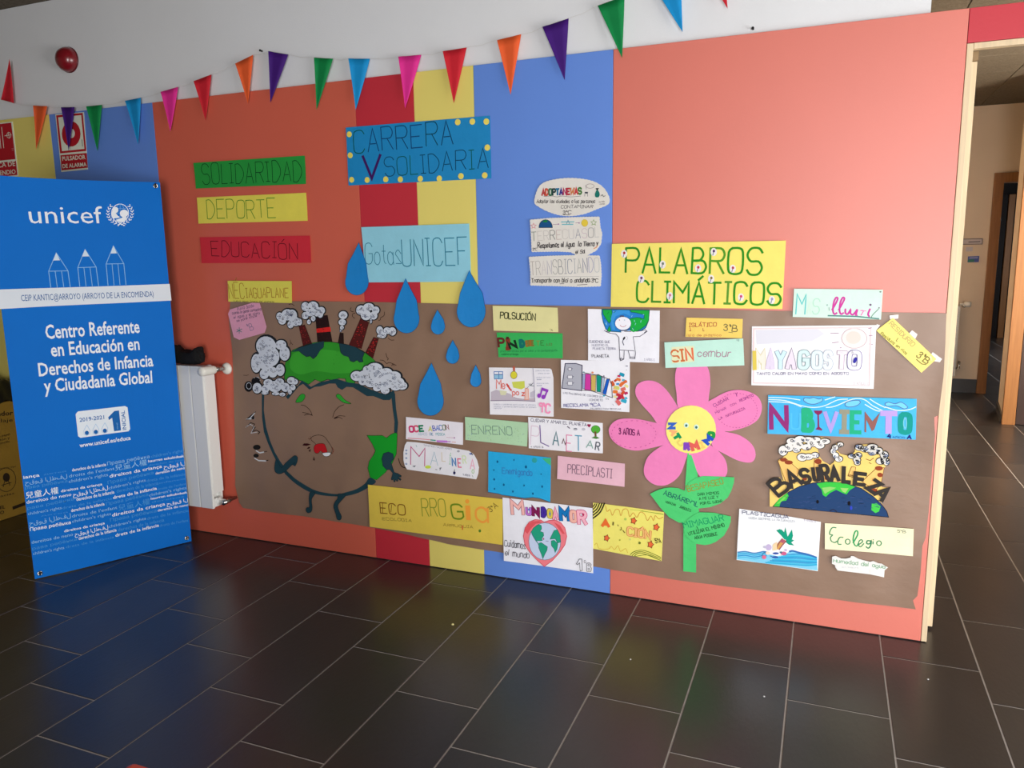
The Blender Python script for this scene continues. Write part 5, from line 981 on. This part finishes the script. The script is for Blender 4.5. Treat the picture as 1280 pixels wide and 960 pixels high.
I.text('A', 205, 420, 295, 430, 80, 12, (232, 110, 50)).line([(360, 370), (355, 405)], 7, (120, 110, 50)).line([(420, 405), (432, 420)], 4, (140, 130, 60)).line([(470, 440), (475, 470), (455, 480)], 4, (140, 130, 50)).line([(495, 485), (520, 515)], 4, (120, 110, 40)).text('CIÓN', 562, 552, 880, 602, 108, 6, (240, 190, 120), (206, 96, 50), 9, jit=.03).text('5ºA', 958, 660, 1035, 658, 60, 4, (70, 64, 30)); I.build('drawing', t)
LP_ = (820, 350, 3.459); TS = (825, 390, 11.636)
t, I = sign('word_sign', 'small orange yellow paper strip lettered ISLÁTICO with 3ºB', TS, [(385, 80), (1205, 100), (1195, 378), (370, 360)], (240, 206, 96), .0085)
CR = (176, 72, 60)
I.text('ISLÁTICO', 425, 215, 820, 208, 54, 3, CR).text('isla de plástico', 395, 350, 890, 350, 30, 2.4, (190, 100, 70)).line([(440, 230), (450, 275), (425, 272)], 2, CR).line([(625, 235), (628, 275), (645, 275)], 2, CR).text('3ºB', 925, 270, 1120, 290, 95, 3, (110, 104, 70)).line([(1000, 292), (1060, 300)], 2, (110, 104, 70)); I.build('lettering', t)
t, I = sign('word_sign', 'mint green paper sign lettered SIN in orange, above the pink flower', TS, [(65, 440), (640, 412), (1210, 385), (1228, 775), (82, 812)], (190, 232, 216), .0125)
I.poly([(170, 510), (495, 490), (500, 720), (175, 745)], (226, 230, 190)).text('SIN', 185, 720, 485, 695, 165, 7, [(206, 110, 60), (206, 110, 60), (226, 112, 76)], jit=.03); I.build('lettering', t); I = Ink(I.s, TS)
I.scrib('cembur', 550, 645, 1020, 645, 100, 3, (170, 130, 150)).line([(1120, 395), (1122, 420)], 2, (110, 140, 140)).line([(1145, 395), (1146, 425)], 2, (110, 140, 140)); I.build('lettering', t)
MY = (930, 400, 7.53)
t, I = sign('drawing_sheet', 'large white sheet lettered MAYAGOSTO with a pale drawn sun', MY, [(75, 60), (660, 54), (1245, 48), (1220, 647), (70, 612)], (243, 242, 245), .0085)
I.line([(92, 82), (1195, 72), (1180, 618), (90, 590)], 5, (240, 212, 214), False, True).poly([(110, 95), (700, 85), (760, 130), (640, 200), (120, 230)], (222, 222, 232)).ell(1038, 172, 120, 95, (238, 228, 226), (196, 172, 180), 2.4).ell(1030, 165, 70, 60, (244, 216, 208))
for a, b in (((815, 125), (890, 125)), ((830, 215), (890, 208)), ((895, 70), (930, 70)), ((905, 262), (915, 258)), ((1172, 82), (1200, 72)), ((1178, 148), (1208, 144)), ((1182, 225), (1210, 230)), ((1085, 68), (1088, 74))): I.line([a, b], 3, (176, 150, 170))
for ch, x0, x1, c, oc in (('M', 108, 190, (236, 232, 220), (216, 206, 160)), ('A', 215, 275, (226, 216, 236), (206, 190, 220)), ('Y', 300, 385, (208, 234, 238), (120, 150, 176)), ('A', 400, 480, (232, 222, 236), (110, 96, 130)), ('G', 515, 605, (210, 234, 234), (96, 130, 140)), ('O', 645, 730, (222, 236, 238), (140, 160, 176)), ('S', 750, 822, (226, 234, 238), (170, 180, 196)), ('T', 875, 960, (236, 228, 236), (176, 150, 176)), ('O', 985, 1090, (234, 232, 240), (96, 86, 150))):
    I.text(ch, x0 + 8, 448, x1 - 8, 450, 145, 13, c, oc, 17, jit=.02)
I.line([(98, 300), (102, 460)], 14, (222, 200, 90)).ell(1045, 378, 16, 30, (54, 50, 160), None, 0, .4).text('TANTO CALOR EN MAYO COMO EN AGOSTO', 122, 515, 985, 513, 22, 4, (90, 86, 130), jit=.03).text('3 AÑOS C', 1030, 605, 1180, 608, 22, 2, (214, 206, 210)); I.build('drawing', t)
ML = (985, 355, 10.24)
t, I = sign('word_sign', 'mint green paper strip lettered MAS lluvi at the top edge of the mural', ML, [(78, 60), (650, 66), (1215, 72), (1190, 455), (60, 420)], (206, 236, 220), .0088, amp=.012)
I.text('M', 100, 392, 215, 395, 255, 4, (100, 200, 200)).text('A', 245, 392, 290, 392, 190, 3, (206, 230, 214)).text('S', 310, 375, 395, 380, 190, 3.4, (176, 222, 200))
MG = (206, 66, 160)
for x in (565, 650): I.line([(x, 330), (x + 35, 270), (x + 72, 190), (x + 50, 175), (x + 20, 240), (x + 10, 340), (x + 30, 385), (x + 60, 370)], 6, MG, True)
I.line([(735, 320), (735, 370), (765, 385), (800, 330), (800, 375), (835, 390), (885, 330)], 6, MG, True).line([(885, 330), (870, 390), (880, 405)], 7, MG, True).line([(930, 340), (965, 345), (935, 400)], 4, (236, 130, 190), True).line([(975, 345), (1000, 345)], 3, (236, 130, 190)).line([(1050, 320), (1025, 385), (1040, 415)], 6, MG, True).ell(1055, 266, 16, 14, (120, 96, 130)).line([(515, 405), (880, 415), (1160, 445)], 5, (90, 140, 136)).line([(1070, 430), (1080, 400), (1160, 320)], 2.4, (110, 140, 130), True).ell(1165, 305, 9, 10, (130, 110, 130)).ell(1182, 100, 13, 8, (96, 100, 96)).ell(502, 270, 8, 12, (140, 170, 170)).line([(525, 300), (530, 340)], 2.4, (150, 170, 170)); I.build('lettering', t)
RS = (1080, 385, 10.667)
t, I = sign('word_sign', 'yellow paper strip taped at a slant, lettered RESIDURIO', RS, [(385, 130), (965, 680), (765, 862), (165, 300)], (246, 226, 118), .0095)
I.text('RESIDURIO', 330, 215, 640, 515, 56, 2.6, (190, 170, 110), jit=.03).text('Residuos en ríos', 218, 345, 560, 620, 36, 3, (110, 120, 50)).line([(455, 400), (430, 435), (440, 445)], 2.4, (150, 140, 80)).text('3ºB', 695, 640, 830, 745, 85, 3.4, (130, 120, 70)).line([(700, 685), (770, 745), (830, 755)], 3, (130, 120, 70)); I.build('lettering', t)
TP = bpy.data.materials.new('clear_tape'); TP.use_nodes = True; b_ = TP.node_tree.nodes['Principled BSDF']; b_.inputs['Base Color'].default_value = (.9, .88, .84, 1); b_.inputs['Roughness'].default_value = .18; b_.inputs['Alpha'].default_value = .5
for Q in ([(340, 100), (460, 88), (455, 140), (350, 150)], [(600, 340), (640, 298), (712, 350), (680, 420), (610, 380)], [(880, 640), (915, 588), (1040, 680), (1010, 722), (900, 700)], [(150, 315), (215, 230), (170, 215), (148, 280)]):
    s = wallsurf(.0103); sheet('tape', s, [s.uv(*p) for p in frp(RS, Q)], TP, t, .0002)
NU = (950, 485, 6.4)
t, I = sign('word_sign', 'sky blue paper sign lettered NUBIVIENTO with white wind lines', NU, [(65, 55), (660, 70), (1253, 85), (1245, 412), (650, 388), (60, 365)], (50, 176, 232), .0085)
for Q in ([(70, 75), (200, 78), (320, 95)], [(70, 92), (200, 100), (330, 140), (430, 155), (520, 140), (620, 95), (700, 88)], [(70, 108), (240, 118), (330, 150)], [(520, 95), (600, 70)], [(530, 155), (600, 145), (740, 88), (830, 90), (900, 140), (980, 180)], [(840, 130), (890, 160), (940, 182), (980, 180)], [(880, 88), (930, 120), (1000, 155)], [(1000, 150), (1100, 178), (1190, 172), (1245, 150)]): I.line(Q, 3.4, (214, 236, 244), True)
for Q in ([(350, 100), (360, 78), (400, 82), (430, 75), (470, 88), (498, 80), (495, 105), (440, 128), (390, 125)], [(680, 130), (700, 110), (740, 100), (790, 98), (800, 120), (760, 145), (700, 150)], [(1000, 125), (1030, 112), (1080, 125), (1130, 112), (1180, 150), (1150, 165), (1090, 140), (1020, 145)]): I.poly([(x, y) for x, y in Q], (120, 206, 240), True).line(Q, 2.6, (84, 110, 170), True, True)
for ch, x0, x1, y, h, w_, c in (('N', 92, 215, 322, 175, 16, (146, 50, 120)), ('U', 250, 320, 325, 120, 7, (84, 190, 236)), ('B', 352, 415, 335, 155, 20, (40, 176, 130)), ('V', 520, 612, 335, 140, 13, (176, 160, 226)), ('I', 645, 700, 350, 160, 17, (150, 150, 130)), ('E', 735, 800, 352, 160, 15, (40, 176, 130)), ('T', 975, 1080, 350, 150, 20, (186, 160, 226)), ('O', 1125, 1195, 350, 140, 18, (24, 150, 140))): I.text(ch, x0, y, x1, y + 2, h, w_, c, jit=.01)
I.poly([(430, 180), (500, 180), (495, 200), (472, 215), (475, 310), (500, 330), (495, 340), (445, 330), (462, 310), (460, 215), (440, 200)], (136, 40, 90)).poly([(838, 185), (900, 265), (960, 195), (915, 330), (895, 345), (850, 250), (850, 355), (836, 350)], (146, 96, 90)).ring(1160, 280, 12, 40, 3, (120, 200, 220))
I.text('4', 1020, 398, 1040, 400, 30, 4, (30, 40, 120)).text('AÑOS', 1060, 398, 1160, 402, 14, 3.4, (30, 40, 120)).text('A', 1178, 402, 1208, 404, 26, 4, (30, 40, 120)); I.build('lettering', t)
BA = (955, 540, 7.758); YB = (244, 206, 110)
BO = [(55, 540), (62, 500), (90, 460), (150, 440), (190, 480), (165, 380), (135, 275), (200, 240), (160, 225), (135, 180), (160, 130), (215, 120), (235, 75), (300, 55), (370, 40), (450, 52), (540, 50), (620, 60), (645, 90), (600, 120), (570, 155), (520, 165), (530, 200), (535, 235), (570, 280), (640, 320), (680, 290), (690, 250), (650, 210), (650, 160), (700, 115), (755, 92), (775, 112), (700, 170), (740, 210), (830, 235), (880, 190), (885, 140), (960, 120), (1060, 118), (1140, 150), (1200, 215), (1215, 270), (1190, 320), (1165, 345), (1135, 500), (1145, 535), (1218, 540), (1140, 690), (1190, 770), (1210, 828), (900, 800), (500, 758), (100, 724), (55, 722)]
t, I = sign('cutout_sign', 'cut-out sign lettered BASURALEZA over a dark blue globe with smoking chimneys', BA, BO, YB, .0105)
I.poly([(88, 720), (150, 650), (240, 580), (350, 525), (480, 492), (640, 480), (800, 498), (940, 545), (1060, 625), (1140, 700), (1190, 770), (1208, 826), (800, 786), (400, 748)], (36, 66, 110), False, (24, 34, 50), 2.6)
for Q, c in (([(92, 718), (150, 645), (225, 590), (240, 620), (215, 665), (165, 670), (150, 722)], (60, 196, 70)), ([(510, 500), (600, 484), (760, 490), (885, 530), (830, 565), (800, 605), (760, 590), (700, 560), (640, 590), (600, 628), (570, 610), (560, 560)], (60, 196, 70)), ([(1045, 695), (1090, 690), (1130, 720), (1115, 770), (1080, 785), (1040, 755)], (70, 200, 76)), ([(120, 700), (190, 630), (230, 610), (200, 650), (150, 690)], (120, 210, 90)), ([(560, 540), (640, 530), (700, 540), (620, 580), (590, 600)], (140, 206, 110)), ([(740, 540), (820, 545), (790, 590), (760, 575)], (150, 206, 110))): I.poly(Q, c)
rr = random.Random(4)
for _ in range(60):
    x = rr.uniform(200, 1120); y = rr.uniform(620, 740); I.line([(x, y), (x + rr.uniform(20, 50), y + rr.uniform(-8, 12))], 1.6, rr.choice(((60, 80, 130), (26, 50, 84), (50, 70, 110))))
I.ell(520, 675, 13, 18, (16, 16, 24)).ell(825, 690, 15, 22, (16, 16, 24)).ell(845, 735, 12, 20, (50, 70, 190)).line([(640, 765), (670, 750), (705, 768)], 3, (40, 40, 60), True)
I.build('painted_globe', t)
I = Ink(I.s, BA, .0006); DO = (120, 80, 40)
for Q in ([(135, 280), (205, 250), (340, 370), (300, 500), (215, 490)], [(490, 260), (530, 250), (600, 450), (540, 480), (480, 400)], [(1165, 345), (1090, 350), (950, 480), (1080, 570), (1135, 500)], [(850, 335), (890, 340), (875, 430), (815, 420)]):
    J = Ink(I.s, BA, .0006); J.poly(Q, (246, 196, 116), False, DO, 1.8); J.build('painted_chimney', t)
I.z = .0008
for x, y, rx, ry in ((190, 270, 35, 18), (240, 295, 40, 20), (525, 285, 35, 25), (1115, 350, 38, 22), (1125, 415, 26, 22), (1065, 565, 34, 20), (395, 450, 22, 20), (610, 440, 22, 26)): I.ell(x, y, rx, ry, (146, 66, 40))
I.line([(820, 410), (875, 425)], 2, DO).line([(815, 425), (870, 440)], 2, DO).line([(990, 260), (1030, 275), (1065, 250)], 2, DO).line([(1020, 295), (1040, 305)], 2, DO); I.build('rust_spots', t)
for bl in ([(185, 180, 42, 48), (240, 150, 45, 38), (270, 90, 50, 32), (350, 70, 52, 32), (330, 130, 50, 36), (315, 175, 34, 22), (430, 75, 50, 28), (410, 145, 45, 28), (500, 70, 48, 22), (540, 130, 45, 28), (590, 90, 50, 26), (470, 110, 50, 30)], [(370, 245, 48, 35), (430, 240, 45, 28), (495, 225, 36, 26)],
           [(740, 120, 28, 20), (690, 150, 28, 26), (670, 185, 24, 26), (695, 225, 28, 26), (725, 260, 36, 26)]):
    cloud(t, I.s, BA, bl, .0009, (60, 56, 50), (232, 230, 226), (40, 40, 50), 'white curled smoke', grow=1.02, dens=.7, w_=2.2)
for bl in ([(925, 150, 40, 26), (985, 165, 45, 26), (1050, 140, 50, 24), (1050, 195, 40, 26), (1110, 180, 40, 30), (1165, 220, 38, 34), (1130, 280, 42, 30), (1185, 285, 28, 34)], [(855, 235, 38, 20), (915, 225, 30, 24), (900, 270, 34, 24), (905, 300, 26, 18)]):
    cloud(t, I.s, BA, bl, .0009, (40, 38, 36), (214, 212, 206), (20, 20, 26), 'black curled smoke', grow=1.02, dens=1.3, w_=4)
I = Ink(I.s, BA, .0045); DG = (56, 52, 50)
for ch, x0, y0, x1, y1, h, w_ in (('B', 145, 618, 258, 535, 150, 13), ('A', 270, 540, 370, 498, 150, 13), ('S', 375, 492, 450, 482, 125, 13), ('U', 490, 465, 535, 462, 115, 13), ('R', 570, 475, 635, 470, 150, 13), ('A', 655, 468, 725, 466, 130, 13), ('L', 770, 480, 830, 484, 140, 14), ('E', 880, 500, 975, 512, 105, 14), ('Z', 1000, 545, 1065, 590, 110, 13), ('A', 1068, 600, 1140, 665, 120, 13)): I.text(ch, x0, y0, x1, y1, h, w_, DG, jit=.005)
I.build('lettering', t, 'thick dark grey letters')
PG = (915, 630, 10.67)
t, I = sign('drawing_sheet', 'white sheet lettered PLASTICAGUA with a leaning palm tree over blue waves', PG, [(98, 62), (640, 145), (1185, 235), (1165, 560), (1145, 888), (600, 812), (62, 742), (78, 400)], (243, 245, 248), .0085)
I.poly([(72, 640), (120, 628), (200, 640), (300, 660), (440, 628), (470, 660), (600, 690), (700, 680), (770, 625), (860, 640), (1000, 670), (1130, 705), (1140, 880), (800, 835), (400, 785), (68, 735)], (130, 206, 236))
for y, c in ((640, (60, 130, 190)), (665, (60, 170, 216)), (690, (50, 150, 210)), (715, (90, 190, 226))): I.line([(80, y), (180, y - 8), (300, y + 14), (420, y - 8), (460, y)], 5, c, True)
for k in range(9): y = 648 + k * 12; I.line([(690 - k * 30, y + 34), (860, y + 14 + k * 6), (1000, y + 30 + k * 5), (1130, y + 58)], 5, ((60, 150, 206), (80, 190, 226), (50, 170, 216))[k % 3], True)
I.line([(770, 630), (810, 622), (900, 645), (1010, 668), (1120, 705)], 7, (50, 110, 180), True).line([(400, 690), (420, 650), (470, 640)], 3, (60, 120, 170), True)
GN = (18, 156, 124)
for Q in ([(590, 350), (640, 330), (700, 400), (730, 455), (690, 450)], [(690, 400), (712, 305), (735, 400), (745, 450), (715, 450)], [(740, 440), (800, 335), (815, 420), (800, 470), (830, 480), (790, 510), (830, 550), (760, 540), (710, 500)], [(620, 370), (660, 335), (745, 430), (760, 480), (700, 470)]): I.poly(Q, GN)
I.poly([(670, 455), (725, 490), (660, 570), (625, 605), (590, 600), (560, 560), (600, 530)], (214, 160, 90)).line([(670, 460), (620, 530), (590, 590)], 4, (150, 90, 90)).line([(722, 490), (670, 550), (630, 605)], 4, (150, 80, 90)).poly([(665, 460), (715, 485), (680, 520), (640, 500)], (176, 90, 110))
I.ell(490, 575, 40, 42, (196, 180, 216)).ell(440, 570, 22, 16, (190, 186, 210)).poly([(545, 540), (600, 500), (600, 610), (545, 620)], (250, 214, 170)).ell(585, 655, 40, 14, (50, 84, 170)).ell(575, 705, 44, 14, (50, 84, 170)).line([(515, 690), (540, 700)], 4, (60, 120, 180)).ell(690, 655, 40, 24, (206, 100, 140)).ell(655, 640, 18, 12, (80, 110, 130)).ell(430, 705, 28, 26, (226, 110, 140)).ell(720, 610, 18, 16, (206, 180, 216)).ell(480, 650, 30, 22, (244, 220, 200))
I.text('PLASTICAGUA', 140, 128, 755, 190, 44, 5, (70, 74, 110), jit=.05).text('CUIDA SIEMPRE LA NATURALEZA', 225, 195, 840, 240, 26, 2.2, (176, 180, 186)).text('5 AÑOS A', 960, 220, 1120, 240, 22, 2.2, (170, 160, 180)); I.build('drawing', t)
EL = (1025, 650, 10.24)
t, I = sign('word_sign', 'cream paper strip lettered Ecologio in green joined letters', EL, [(62, 38), (640, 72), (1200, 110), (1188, 460), (640, 410), (62, 368)], (240, 236, 196), .0085)
EG = (70, 140, 96)
I.line([(205, 98), (160, 95), (128, 140), (125, 180), (160, 190), (135, 220), (145, 265), (185, 285), (215, 270)], 4, EG, True).line([(295, 220), (255, 220), (228, 265), (235, 305), (270, 308)], 4, EG, True).ring(355, 275, 30, 32, 3.6, EG).line([(425, 290), (480, 190), (478, 140), (448, 150), (425, 240), (440, 310), (470, 330), (490, 300)], 5, (60, 160, 100), True).line([(500, 310), (545, 275), (530, 250), (500, 270), (495, 320), (520, 340), (560, 300)], 4, EG, True).line([(640, 265), (605, 265), (600, 300), (640, 300), (655, 262), (650, 320), (620, 358), (590, 340)], 4.5, (50, 130, 90), True).line([(680, 275), (678, 305)], 4, EG).line([(682, 250), (682, 254)], 4, EG).ring(755, 295, 30, 30, 3.6, EG).text('5ºB', 990, 155, 1095, 165, 36, 2.6, (120, 130, 110)); I.build('lettering', t)
t, I = sign('word_sign', 'small torn white paper strip with faint green writing, under the cream strip', EL, [(155, 460), (200, 450), (270, 485), (330, 488), (390, 475), (395, 452), (430, 455), (490, 490), (560, 510), (640, 530), (680, 518), (740, 545), (790, 552), (830, 580), (870, 600), (825, 640), (818, 725), (760, 712), (640, 690), (420, 665), (225, 642), (195, 600), (190, 572), (152, 555)], (232, 232, 228), .0095, amp=.012)
I.text('Humedad del agua', 170, 535, 830, 615, 46, 3, (130, 176, 140), jit=.08).text('sin basura', 280, 605, 490, 615, 16, 1.8, (190, 196, 200)); I.build('lettering', t)

# ---------------------------------------------------------------- the paper flower
FL = (750, 440, 3.4286); PK = paper((238, 128, 186)); LG = paper((70, 204, 112))
ft = thing('paper_flower', 'big pink paper flower with a yellow face and green stem on the mural', 'flower', (1.3, -.01, .2))
def fpart(name, fr, P, M, h, sm=True, amp=.004, label=None):
    s = wallsurf(h); Q = [s.uv(*p) for p in frp(fr, P)]; s.fn = (lambda f: (lambda u, v: wallrelief(u, v) + f(u, v)))(edgecurl(Q, amp))
    if sm: Q = smooth_pts(Q, True, 4)
    return sheet(name, s, Q, M, ft, .0007, .03, label), s
h = .0072
for P in ([(345, 250), (328, 175), (322, 110), (332, 62), (365, 35), (430, 35), (462, 66), (473, 120), (468, 180), (448, 250)],
          [(270, 330), (220, 270), (175, 220), (153, 180), (160, 140), (200, 122), (250, 132), (295, 175), (340, 250), (340, 300)],
          [(300, 325), (215, 298), (140, 285), (75, 290), (40, 325), (48, 370), (90, 405), (150, 422), (215, 412), (300, 385)],
          [(290, 390), (215, 438), (190, 490), (195, 535), (235, 568), (290, 568), (340, 530), (365, 470), (375, 425), (340, 390)],
          [(380, 420), (410, 500), (440, 545), (500, 560), (540, 530), (545, 490), (530, 450), (490, 410), (440, 390)],
          [(480, 400), (540, 440), (600, 468), (650, 472), (667, 440), (650, 395), (600, 358), (540, 342), (485, 330)]):
    fpart('petal', FL, P, PK, h); h += .0003
_, s = fpart('petal', FL, [(440, 240), (500, 192), (560, 166), (620, 165), (675, 190), (694, 235), (680, 285), (640, 315), (590, 332), (540, 340), (480, 325)], PK, h)
I = Ink(s, (880, 470, 13.71)); MV = (150, 50, 130)
I.text('CUIDAR', 175, 530, 425, 405, 46, 3, MV).text('Y', 545, 350, 580, 345, 60, 2.4, MV).text('MIMAR', 205, 650, 385, 565, 36, 3, MV).text('CON', 460, 520, 555, 480, 30, 3, MV).text('RESPETO', 620, 445, 850, 345, 42, 3, MV).text('LA', 262, 755, 325, 720, 36, 3, MV).text('NATURALEZA', 385, 705, 710, 570, 40, 3, MV)
for i in range(40):
    a = math.pi * 2 * i / 40; x, y = 560 + 370 * math.cos(a) * .95, 590 + 310 * math.sin(a) * .95
    if x > 110 and not (x < 300 and y > 600): I.line([(x, y), (x - 14 * math.sin(a), y + 12 * math.cos(a))], 2.4, (200, 84, 150))
I.build('petal_print', ft)
s = wallsurf(.0095); I = Ink(s, FL, .0004); I.text('3 AÑOS A', 82, 352, 170, 357, 24, 3.4, (110, 30, 90))
for i in range(26):
    a = math.pi * 2 * i / 26; x, y = 145 + 95 * math.cos(a), 352 + 58 * math.sin(a); I.line([(x, y), (x - 7 * math.sin(a), y + 4 * math.cos(a))], 2.2, (200, 84, 150))
I.build('petal_print', ft)
fpart('stem', FL, [(378, 400), (366, 560), (362, 700), (357, 740), (357, 850), (357, 940), (412, 945), (412, 820), (414, 700), (420, 600), (418, 520)], LG, .0092, False, label='green paper stem')
LF = (810, 580, 8.727); DGN = (26, 76, 46)
_, s = fpart('leaf', LF, [(420, 300), (440, 205), (530, 148), (600, 131), (780, 136), (942, 143), (938, 200), (910, 290), (870, 365), (790, 430), (680, 470), (550, 485), (440, 440)], LG, .0100, False, label='green paper leaf')
I = Ink(s, LF); I.text('BESAPASEO', 440, 300, 825, 215, 60, 3, (150, 150, 60)).text('DAR MIMOS', 545, 345, 775, 328, 28, 2.8, DGN).text('A MI LUZ Y', 560, 392, 770, 372, 28, 2.8, DGN).text('POR EL LUGAR', 575, 445, 812, 415, 26, 3, DGN); I.build('leaf_print', ft)
_, s = fpart('leaf', LF, [(22, 325), (75, 298), (130, 275), (190, 260), (250, 255), (330, 262), (400, 290), (450, 340), (540, 430), (558, 520), (480, 610), (430, 645), (340, 640), (230, 580), (130, 470), (60, 375)], LG, .0106, False, label='green paper leaf')
I = Ink(s, LF); I.text('ABRÁRBOL', 168, 335, 540, 470, 50, 3.4, (30, 96, 96)).text('ABRAZAR', 190, 420, 300, 458, 22, 2.8, DGN).text('ÁRBOLES', 345, 478, 465, 520, 26, 3.4, DGN); I.build('leaf_print', ft)
_, s = fpart('leaf', LF, [(385, 690), (400, 640), (450, 590), (500, 555), (560, 525), (720, 530), (905, 570), (902, 630), (880, 690), (830, 780), (740, 850), (680, 875), (620, 885), (520, 870), (440, 810), (400, 760)], LG, .0112, False, label='green paper leaf')
I = Ink(s, LF); I.text('MIMAGUAR', 395, 700, 830, 615, 62, 3, (20, 150, 100)).text('UTILIZAR EL MÍNIMO', 450, 778, 838, 680, 34, 2.8, DGN).text('AGUA POSIBLE', 512, 820, 760, 775, 30, 3, DGN).line([(530, 680), (545, 705)], 2.4, DGN); I.build('leaf_print', ft)
c_ = wallsurf(.0122)
fpart('flower_face', FL, [(390 + 107 * math.cos(math.pi * 2 * i / 28), 332 + 103 * math.sin(math.pi * 2 * i / 28)) for i in range(28)], paper((246, 236, 120)), .0118, False, .001, 'yellow paper disc')
FC2 = (820, 495, 12)
for x, y in ((455, 438), (605, 465)):
    I = Ink(c_, FC2, .0006); I.ell(x, y, 36, 38, (214, 240, 226)); I.build('eye', ft, 'white eye with a dark pupil'); I = Ink(c_, FC2, .0009); I.ell(x, y + 5, 18, 20, (60, 110, 100)); I.build('pupil', ft)
for ch, x0, y0, x1, y1, h_, w_, c in (('N', 190, 412, 200, 488, 80, 12, (56, 100, 196)), ('A', 218, 510, 262, 595, 70, 9, (250, 180, 120)), ('T', 262, 612, 300, 690, 70, 11, (20, 150, 90)), ('U', 318, 700, 372, 752, 60, 7, (236, 214, 110)), ('R', 432, 800, 495, 805, 85, 12, (130, 70, 190)), ('M', 555, 812, 640, 790, 90, 14, (226, 100, 90)), ('I', 690, 778, 730, 762, 80, 8, (244, 206, 110)), ('M', 785, 722, 845, 655, 72, 13, (40, 84, 196)), ('O', 862, 622, 868, 560, 70, 13, (40, 156, 70))):
    I = Ink(c_, FC2, .0006)
    if ch in 'NAT': (x0, y0, x1, y1, h_) = {'N': (195, 418, 200, 482, 80), 'A': (212, 520, 238, 590, 70), 'T': (262, 600, 300, 660, 75)}[ch]
    I.text(ch, x0, y0, x1, y1, h_, w_, c, jit=.005); I.build('letter', ft)
